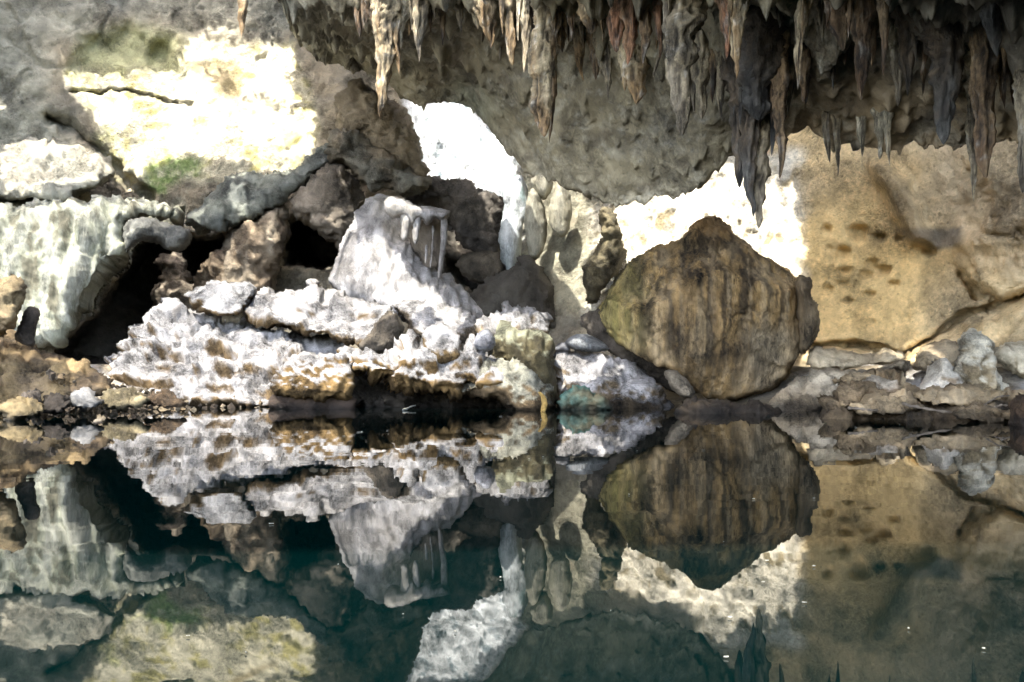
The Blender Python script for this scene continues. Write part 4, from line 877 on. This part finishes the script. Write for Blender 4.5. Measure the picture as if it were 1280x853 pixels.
SLIST = [
    # px0, py0, px1, py1, w, colour, label, blunt
    (305, -46, 304, 48, 11, CREAM, 'lone thin peg-like stalactite high on the left, above the sunlit wall', 0.8),
    (447, -20, 449, 47, 13, BROWN, 'thin brown stalactite left of the long pointed one', 0.1),
    (466, -25, 474, 62, 22, BROWN, 'brown shoulder stalactite merging into the left side of the long pointed one', 0.1),
    (484, -30, 478, 147, 28, CREAM, 'long pointed cream stalactite hanging lowest left of the middle skylight', 0.0),
    (492, -16, 489, 34, 15, CREAM, 'short cream stalactite merged on the right of the long pointed one', 0.2),
    (508, -20, 500, 62, 19, WHITE, 'slanting whitish stalactite just right of the long pointed one', 0.0),
    (516, -14, 512, 46, 10, CREAM, 'slim cream spike between the slanting whitish stalactite and the wide fang', 0.0),
    (529, -22, 524, 78, 24, GREY, 'wide grey fang above the left end of the middle skylight', 0.0),
    (541, -14, 538, 42, 10, BROWN, 'small brown spike tucked behind the wide grey fang', 0.0),
    (553, -10, 553, 58, 8, BROWN, 'needle-thin brown stalactite right of the wide grey fang', 0.1),
    (574, -12, 575, 40, 14, GREY, 'stubby grey stalactite over the centre of the middle skylight', 0.2),
    (600, -18, 613, 60, 26, CREAM, 'wide-rooted cream stalactite narrowing to a thin tip above the middle skylight', 0.0),
    (632, -22, 640, 82, 17, CREAM, 'cream stalactite with a dark tip left of the white one', 0.1),
    (655, -24, 656, 92, 14, WHITE, 'white smooth stalactite left beside the largest blunt one', 0.1),
    (681, -28, 678, 172, 25, CREAM, 'largest blunt cream stalactite, long as a log, right of the middle skylight', 1.0),
    (690, -10, 689, 180, 12, BROWN, 'thin brown stalactite clinging to the right side of the largest blunt one', 0.5),
    (668, 20, 669, 96, 8, DARK, 'dark needle squeezed between the white and the largest blunt stalactites', 0.1),
    (703, -14, 701, 66, 14, CREAM, 'cream stalactite close right of the largest blunt one', 0.4),
    (714, -18, 714, 52, 11, BROWN, 'short brown stalactite left of the broken-ended one', 0.2),
    (735, -24, 738, 42, 24, CREAM, 'thick cream stalactite with a broken flat end', 1.0),
    (752, -4, 753, 57, 9, CREAM, 'small cream finger right under the broken-ended stalactite', 0.5),
    (722, 40, 729, 102, 13, CREAM, 'low cream cone hanging beneath the broken-ended stalactite', 0.1),
    (745, 66, 744, 100, 11, BROWN, 'small brown cone right of the low cream one', 0.2),
    (757, 78, 760, 126, 13, GREY, 'low grey spike on the ceiling left of the rounded stub', 0.0),
    (793, 70, 796, 131, 22, CREAM, 'rounded tan stub hanging under the red-brown curtain', 0.9),
    (772, -22, 770, 66, 18, RED, 'left strand of the red-brown curtain', 0.4),
    (788, -22, 784, 82, 22, RED, 'broad middle strand of the red-brown curtain', 0.4),
    (808, -22, 806, 80, 16, BROWN, 'dark right strand of the red-brown curtain', 0.3),
    (822, -20, 824, 74, 12, RED, 'outermost strand of the red-brown curtain beside the pale column', 0.2),
    (838, 20, 817, 96, 10, GREY, 'thin grey stalactite slanting left, below the red-brown curtain', 0.2),
    (853, -30, 853, 170, 32, GREY, 'long tapering grey stalactite left of the red-tipped one', 0.3),
    (872, -16, 862, 78, 16, GREY, 'grey strand on the right flank of the long tapering grey stalactite', 0.2),
    (877, 60, 878, 150, 18, GREY, 'mid-length grey stalactite hanging behind the red-tipped one', 0.2),
    (866, 84, 868, 140, 9, GREY, 'slender grey spike between the long tapering grey one and its neighbour', 0.1),
    (906, -30, 908, 74, 26, RED, 'red-tipped stalactite with a wide brown root', 0.0),
    (926, -30, 922, 100, 20, CREAM, 'cream stalactite pressed against the right of the red-tipped one', 0.1),
    (902, 60, 905, 152, 16, GREY, 'grey stalactite with a black hook below the red-tipped one', 0.2),
    (893, 70, 891, 130, 11, BROWN, 'small brown stalactite beside the grey hooked one', 0.2),
    (924, 70, 924, 236, 20, DARK, 'left prong of the great dark cluster above the boulder', 0.3),
    (938, 60, 938, 272, 24, DARK, 'black middle prong of the great dark cluster', 0.6),
    (951, 80, 951, 286, 24, GREY, 'lowest grey prong of the great dark cluster, ending over the boulder top', 0.5),
    (964, 70, 963, 196, 16, DARK, 'short black prong of the great dark cluster', 0.4),
    (976, 50, 974, 224, 18, BROWN, 'right brown prong of the great dark cluster', 0.6),
    (946, 30, 947, 150, 40, DARK, 'thick black root of the great dark cluster', 0.8),
    (1008, -30, 996, 112, 17, CREAM, 'long pale stalactite running down right of the great dark cluster', 0.1),
    (992, 80, 985, 146, 10, GREY, 'thin grey blade below the long pale stalactite, right of the dark cluster', 0.0),
    (1004, 60, 1003, 128, 14, BROWN, 'dark brown stalactite right behind the long pale one', 0.3),
    (972, -14, 972, 24, 8, BROWN, 'tiny brown spike at the top, left of the long pale stalactite', 0.0),
    (1049, -26, 1052, 66, 24, BROWN, 'short thick brown stalactite left of the long brown rod', 0.5),
    (1074, -26, 1077, 126, 24, BROWN, 'long brown rod-like stalactite with a wet tip', 0.6),
    (1091, -10, 1091, 84, 11, BROWN, 'thin brown stalactite right of the long brown rod', 0.5),
    (1120, 30, 1122, 134, 17, GREY, 'grey spike left of the jet-black fang', 0.0),
    (1136, 10, 1136, 120, 27, DARK, 'jet-black fang hanging between the grey spike and the broad black one', 0.1),
    (1178, 10, 1181, 181, 44, DARK, 'broad brown stalactite ending in a jet-black point', 0.1),
    (1194, 60, 1191, 142, 9, CREAM, 'thin cream straw on the right of the broad black-pointed stalactite', 0.5),
    (1216, 60, 1218, 253, 15, GREY, 'longest slim grey stalactite at the right, its left edge shining', 0.3),
    (1230, 40, 1230, 224, 22, BROWN, 'blunt brown column stalactite pressed behind the longest slim grey one', 0.9),
    (1256, 70, 1256, 137, 14, BROWN, 'small brown cone between the right edge and the blunt column', 0.2),
    (1266, 96, 1266, 132, 10, BROWN, 'tiny brown spike right of the small brown cone', 0.2),
    (1281, 60, 1280, 242, 18, GREY, 'long grey stalactite at the very right edge', 0.4),
    (1240, -20, 1243, 70, 24, DARK, 'black hanging lump at the top right corner', 0.6),
    (1100, -30, 1106, 96, 14, BROWN, 'brown ribbon stalactite between the thin brown one and the grey spike', 0.2),
    (1030, -10, 1028, 52, 16, GREY, 'grey stub left of the short thick brown stalactite', 0.3),
    (1160, 30, 1154, 96, 12, BROWN, 'brown spike between the jet-black fang and the broad black-pointed one', 0.2),
    # fringe of the right ceiling lip, low over the golden wall
    (1034, 150, 1037, 204, 8, GREY, 'leftmost thin tooth of the pale fringe over the golden wall', 0.0),
    (1046, 160, 1047, 222, 9, GREY, 'longest thin tooth of the pale fringe over the golden wall', 0.0),
    (1078, 160, 1078, 197, 9, WHITE, 'small wet tooth in the middle of the pale fringe', 0.1),
    (1098, 165, 1100, 200, 9, WHITE, 'wet tooth left of the last one on the pale fringe', 0.1),
    (1109, 165, 1111, 208, 9, WHITE, 'last wet tooth at the right end of the pale fringe', 0.1),
]
for s in SLIST:
    stalactite(*s[:4], s[4] * 1.22, *s[5:7], blunt=s[7], shoulder=1.0 if s[4] < 30 else 0.4)
# short nubs between the large ones
RR = random.Random(3)
used = {}
for k in range(26):
    x = RR.uniform(440, 1275); y = RR.uniform(-6, 70 if x > 560 else 25)
    if x > 1000: y = RR.uniform(-6, 110)
    ln = RR.uniform(16, 38); w = RR.uniform(6, 12)
    near = min(SLIST[:64], key=lambda s: abs(s[0] - x) + abs(s[1] * 0 + min(s[3], y + ln) - y - ln) * 0.3)
    side = 'left' if x < near[0] else 'right'; up_ = 'high' if y < 25 else 'low'
    key = (near[6], side, up_); used[key] = used.get(key, 0) + 1
    if used[key] > 1: continue
    stalactite(x, y, x + RR.uniform(-3, 3), y + ln, w, RR.choice([GREY, BROWN, CREAM, GREY]) if x < 1000 else RR.choice([BROWN, DARK, GREY]),
               'short nub %s on the %s side of the %s' % (up_, side, ' '.join(near[6].split()[:6]).rstrip(',')), blunt=RR.uniform(0, .5), group='short ceiling nubs')
# ------------------------------------------------------------------ sun: one lamp, and unseen roof holes cut to place its light
SD = np.array([0.26, 0.40, -0.88]); SD /= np.linalg.norm(SD)
U_ = np.cross(SD, [0, 0, 1.0]); U_ /= np.linalg.norm(U_); V_ = np.cross(U_, SD)
LIT = [
    [(88, 98), (130, 98), (200, 92), (222, 96), (240, 68), (262, 55), (320, 57), (358, 62), (366, 74), (358, 102), (376, 132), (388, 140), (386, 186), (345, 210), (300, 193), (255, 188), (190, 193), (172, 216), (132, 186), (126, 150), (92, 120)],
    [(12, 186), (60, 178), (112, 188), (140, 216), (60, 226), (8, 232)],
    [(-30, 268), (60, 262), (150, 256), (222, 272), (150, 300), (140, 335), (96, 392), (58, 425), (-30, 425)],
    [(513, 168), (518, 150), (526, 134), (556, 130), (588, 139), (592, 158), (640, 196), (644, 232), (656, 260), (648, 345), (626, 345), (620, 300), (634, 252), (612, 238), (576, 220), (544, 222), (538, 208), (520, 190)],
    [(664, 262), (690, 226), (712, 232), (752, 292), (738, 318), (724, 350), (736, 388), (704, 388), (690, 350), (664, 318)],
    [(764, 268), (800, 258), (850, 250), (900, 208), (930, 228), (960, 240), (974, 232), (982, 252), (984, 276), (996, 296), (1000, 338), (940, 312), (905, 280), (870, 276), (850, 300), (800, 322), (772, 350), (736, 392), (748, 350)],
    [(130, 474), (150, 430), (214, 372), (235, 350), (320, 346), (412, 346), (430, 290), (452, 246), (502, 252), (565, 262), (560, 345), (604, 392), (645, 375), (690, 392), (694, 436), (760, 442), (800, 452), (760, 464), (720, 478), (692, 480), (640, 516), (540, 516), (200, 512), (132, 496)],
    [(702, 428), (724, 394), (740, 392), (756, 416), (768, 440), (720, 442)],
    [(1006, 447), (1040, 443), (1060, 448), (1126, 446), (1136, 453), (1080, 464), (1010, 464)],
    [(0, 448), (60, 452), (110, 462), (138, 486), (190, 500), (60, 518), (0, 520)],
    [(1138, 448), (1148, 434), (1162, 440), (1158, 464), (1142, 464)],
]
NOTLIT = [[(228, 70), (262, 84), (296, 78), (300, 108), (340, 118), (376, 128), (384, 142), (340, 146), (300, 132), (262, 112)], [(440, 470), (540, 486), (640, 505), (440, 512)], [(448, 436), (470, 405), (498, 388), (540, 386), (560, 400), (552, 412), (530, 414), (505, 436)], [(640, 440), (694, 430), (698, 480), (690, 516), (664, 512)], [(744, 256), (772, 262), (782, 320), (738, 388), (722, 336), (752, 296)]]
FULL = (0, 3, 5)          # the other shafts are thinned by quads added over the roof holes
bpy.context.view_layer.update(); dg = bpy.context.evaluated_depsgraph_get()
cell = 0.14; pts_uv = []
for li, poly in enumerate(LIT):
    pa = np.array(poly, float); X, Y = np.meshgrid(np.arange(pa[:, 0].min(), pa[:, 0].max(), 2.2), np.arange(pa[:, 1].min(), pa[:, 1].max(), 2.2))
    sd_ = sdf(poly, X, Y); m = sd_ < 0; fade = sd_ + 7 * perlin(np.stack([X.ravel() * .07, Y.ravel() * .07, 0 * X.ravel()], 1)).reshape(X.shape) > -8
    for np_ in NOTLIT: m &= sdf(np_, X, Y) > 0
    for x, y, fd in zip(X[m], Y[m], fade[m]):
        d = P(x, y, 1.0) - np.array([0, 0, EYE])
        ok, loc, nor, idx, ob, mx = S.ray_cast(dg, Vector((0, 0, EYE)), Vector(d))
        if ok and ob.name.split('.')[0] not in ('stalactite', 'cave_ceiling', 'great_boulder'):
            pts_uv.append((np.dot(loc, U_), np.dot(loc, V_), 0 if li in FULL and not fd else 1))
pts_uv = np.array(pts_uv); soft_uv = pts_uv[:, 2] > 0; pts_uv = pts_uv[:, :2]; u0, v0 = pts_uv.min(0) - 2; nu, nv = (np.ceil((pts_uv.max(0) + 2 - (u0, v0)) / cell)).astype(int)
screen = np.zeros((nu, nv), bool)
mask = np.zeros((nu, nv), bool)
ij = ((pts_uv - (u0, v0)) / cell).astype(int); mask[ij[:, 0], ij[:, 1]] = True; screen[ij[soft_uv, 0], ij[soft_uv, 1]] = True; hard = mask & False; hard[ij[~soft_uv, 0], ij[~soft_uv, 1]] = True
for _ in range(2):
    mm = mask.copy()
    for dx, dy in ((1, 0), (-1, 0), (0, 1), (0, -1)): mm |= np.roll(np.roll(mask, dx, 0), dy, 1)
    mask = mm
for _ in range(1):
    mm = mask.copy()
    for dx, dy in ((1, 0), (-1, 0), (0, 1), (0, -1)): mm &= np.roll(np.roll(mask, dx, 0), dy, 1)
    mask = mm


for _ in range(2):
    for m_ in (screen, hard):
        mm = m_.copy()
        for dx, dy in ((1, 0), (-1, 0), (0, 1), (0, -1)): mm |= np.roll(np.roll(m_, dx, 0), dy, 1)
        m_[:] = mm
screen &= ~hard


def in_light(p, sunshade=False):
    uv = np.stack([p @ U_, p @ V_], 1)
    w3 = np.c_[uv, 0 * uv[:, :1]]
    uv = uv + 0.45 * np.stack([fbm(w3 * 1.1, 3, .6), fbm(w3 * 1.1 + 30, 3, .6)], 1); k = ((uv - (u0, v0)) / cell).astype(int)
    ok = (k[:, 0] >= 0) & (k[:, 1] >= 0) & (k[:, 0] < nu) & (k[:, 1] < nv)
    r = np.zeros(len(p), bool); r[ok] = mask[k[ok, 0], k[ok, 1]]
    if sunshade:
        sc_ = np.zeros(len(p), bool); sc_[ok] = screen[k[ok, 0], k[ok, 1]]; return r, r & sc_
    return r


# ceiling: unseen faces above the frame are removed where they would block the sun
cc = vc[qc].mean(1); proj_y = HY - F * (cc[:, 2] - EYE) / cc[:, 1]; proj_x = HX + F * cc[:, 0] / cc[:, 1]
inl = in_light(cc); out_of_view = (proj_y < -14) | (cc[:, 1] < 3)
print('ceiling in light, in view:', int((inl & ~out_of_view).sum()), ' removed:', int((inl & out_of_view).sum()))
if (inl & ~out_of_view).any():
    b = inl & ~out_of_view; print('  conflict px', proj_x[b].min(), proj_x[b].max(), proj_y[b].min(), proj_y[b].max())
keep = ~(inl & out_of_view)
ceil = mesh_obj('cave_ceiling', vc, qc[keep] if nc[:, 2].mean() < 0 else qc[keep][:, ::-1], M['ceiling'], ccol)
tag(ceil, 'low grey-green limestone ceiling bristling with drips over the pool', 'ceiling', kind='structure')

rx = np.arange(-62, 48, 0.14); ry = np.arange(-5, 62, 0.14)
RX, RY = np.meshgrid(rx, ry)
RZ = 22 + 1.2 * perlin(np.stack([RX.ravel() * .1, RY.ravel() * .1, 0 * RX.ravel()], 1)).reshape(RX.shape)
vr = np.stack([RX, RY, RZ], -1).reshape(-1, 3); qr = grid_faces(*RX.shape)
rc = vr[qr].mean(1)
lit_, thinned = in_light(rc, True)
# unseen quads added over the roof holes to thin the sun on chosen rocks
lc = rc[thinned]; nl = len(lc); gs_ = rx[1] - rx[0]
ang = RNG.choice([0.0, math.pi / 2], nl) + RNG.normal(size=nl) * 0.12; hw = gs_ * 0.56; hh = gs_ * 0.42 * np.clip(0.5 + 0.45 * fbm(lc * 0.5 + 8, 2), 0.2, 0.8)
ca, sa = np.cos(ang), np.sin(ang)
lv = np.stack([np.stack([lc[:, 0] + ca * a_ * hw - sa * b_ * hh, lc[:, 1] + sa * a_ * hw + ca * b_ * hh, lc[:, 2] + 0.5 + 0.1 * RNG.rand(nl) + 0 * ca], 1) for a_, b_ in ((-1, -1), (1, -1), (1, 1), (-1, 1))], 1).reshape(-1, 3)
lm = bpy.data.materials.new('leaf'); lm.use_nodes = True; lm.node_tree.nodes['Principled BSDF'].inputs['Base Color'].default_value = (0.06, 0.09, 0.03, 1)  # tint of the added sun-thinning quads
lo = mesh_obj('sun_thinning_quads', lv, np.arange(nl * 4).reshape(-1, 4), lm, smooth=False); tag(lo, 'unseen quads added over the roof holes to thin the sun', 'sunshade', kind='stuff')
qr = qr[~lit_]  # holes shaped so the sun falls only inside the chosen outlines
rcol = lerp((0.3, 0.28, 0.23), (0.2, 0.19, 0.16), sstep(-.3, .3, fbm(vr * .4, 3)))
roof = mesh_obj('sun_mask_roof', vr, qr, M['ceiling'], rcol); tag(roof, 'unseen rock roof high above the pool, its holes cut to place the sunlight', 'cave roof', kind='structure')

sun = bpy.data.lights.new('sun', 'SUN'); sun.energy = 2.0; sun.angle = math.radians(0.5); sun.color = (1.0, 0.95, 0.86)
so = bpy.data.objects.new('sun', sun); COL.objects.link(so); so.rotation_euler = Vector(SD).to_track_quat('-Z', 'Y').to_euler(); so.location = (-20, -20, 40)
W = bpy.data.worlds.new('World'); S.world = W; W.use_nodes = True; nt = W.node_tree
sky = nt.nodes.new('ShaderNodeTexSky'); sky.sky_type = 'NISHITA'; sky.sun_disc = False
sky.sun_elevation = math.asin(-SD[2]); sky.sun_rotation = math.atan2(-SD[0], -SD[1])
sky.ozone_density = 0.6; sky.dust_density = 3.5; sky.air_density = 0.9
nt.links.new(sky.outputs[0], nt.nodes['Background'].inputs[0]); nt.nodes['Background'].inputs[1].default_value = 0.15

# ------------------------------------------------------------------ water
wm = bpy.data.materials.new('pool_water'); wm.use_nodes = True; nt = wm.node_tree; L = nt.links; bs = nt.nodes['Principled BSDF']
bs.inputs['Base Color'].default_value = (0.0001, 0.0023, 0.0023, 1); bs.inputs['Roughness'].default_value = 0.012; bs.inputs['IOR'].default_value = 1.31
geo = nt.nodes.new('ShaderNodeNewGeometry'); mp = nt.nodes.new('ShaderNodeMapping'); L.new(geo.outputs['Position'], mp.inputs['Vector']); mp.inputs['Scale'].default_value = (0.7, 1.5, 1)
nz = nt.nodes.new('ShaderNodeTexNoise'); nz.inputs['Scale'].default_value = 0.9; nz.inputs['Detail'].default_value = 2; L.new(mp.outputs[0], nz.inputs['Vector'])
bp = nt.nodes.new('ShaderNodeBump'); bp.inputs['Strength'].default_value = 0.026; bp.inputs['Distance'].default_value = 0.05; L.new(nz.outputs['Fac'], bp.inputs['Height']); L.new(bp.outputs[0], bs.inputs['Normal'])
wv = np.array([(-90, -120, 0), (90, -120, 0), (90, 70, 0), (-90, 70, 0)], float)
water = mesh_obj('pool_water', wv, np.array([[0, 1, 2, 3]]), wm, smooth=False); tag(water, 'still dark teal pool mirroring the cave', 'water', kind='structure')

# ------------------------------------------------------------------ camera and render settings
cam = bpy.data.cameras.new('camera'); co = bpy.data.objects.new('camera', cam); COL.objects.link(co)
co.location = (0, 0, EYE); co.rotation_euler = (math.radians(90), 0, 0)
cam.sensor_width = 36; cam.lens = F / 1280 * 36; cam.shift_y = (HY - 426.5) / 1280; cam.clip_end = 500; cam.clip_start = 0.05
S.camera = co
S.view_settings.view_transform = 'Standard'; S.view_settings.look = 'None'; S.view_settings.gamma = 1; S.view_settings.use_curve_mapping = False
S.view_settings.exposure = 3.55
S.render.engine = 'CYCLES'
c = S.cycles; c.max_bounces = 7; c.diffuse_bounces = 5; c.glossy_bounces = 3; c.use_adaptive_sampling = False; c.use_denoising = True; c.denoiser = 'OPENIMAGEDENOISE'; c.sample_clamp_indirect = 6; c.caustics_reflective = False; c.caustics_refractive = False
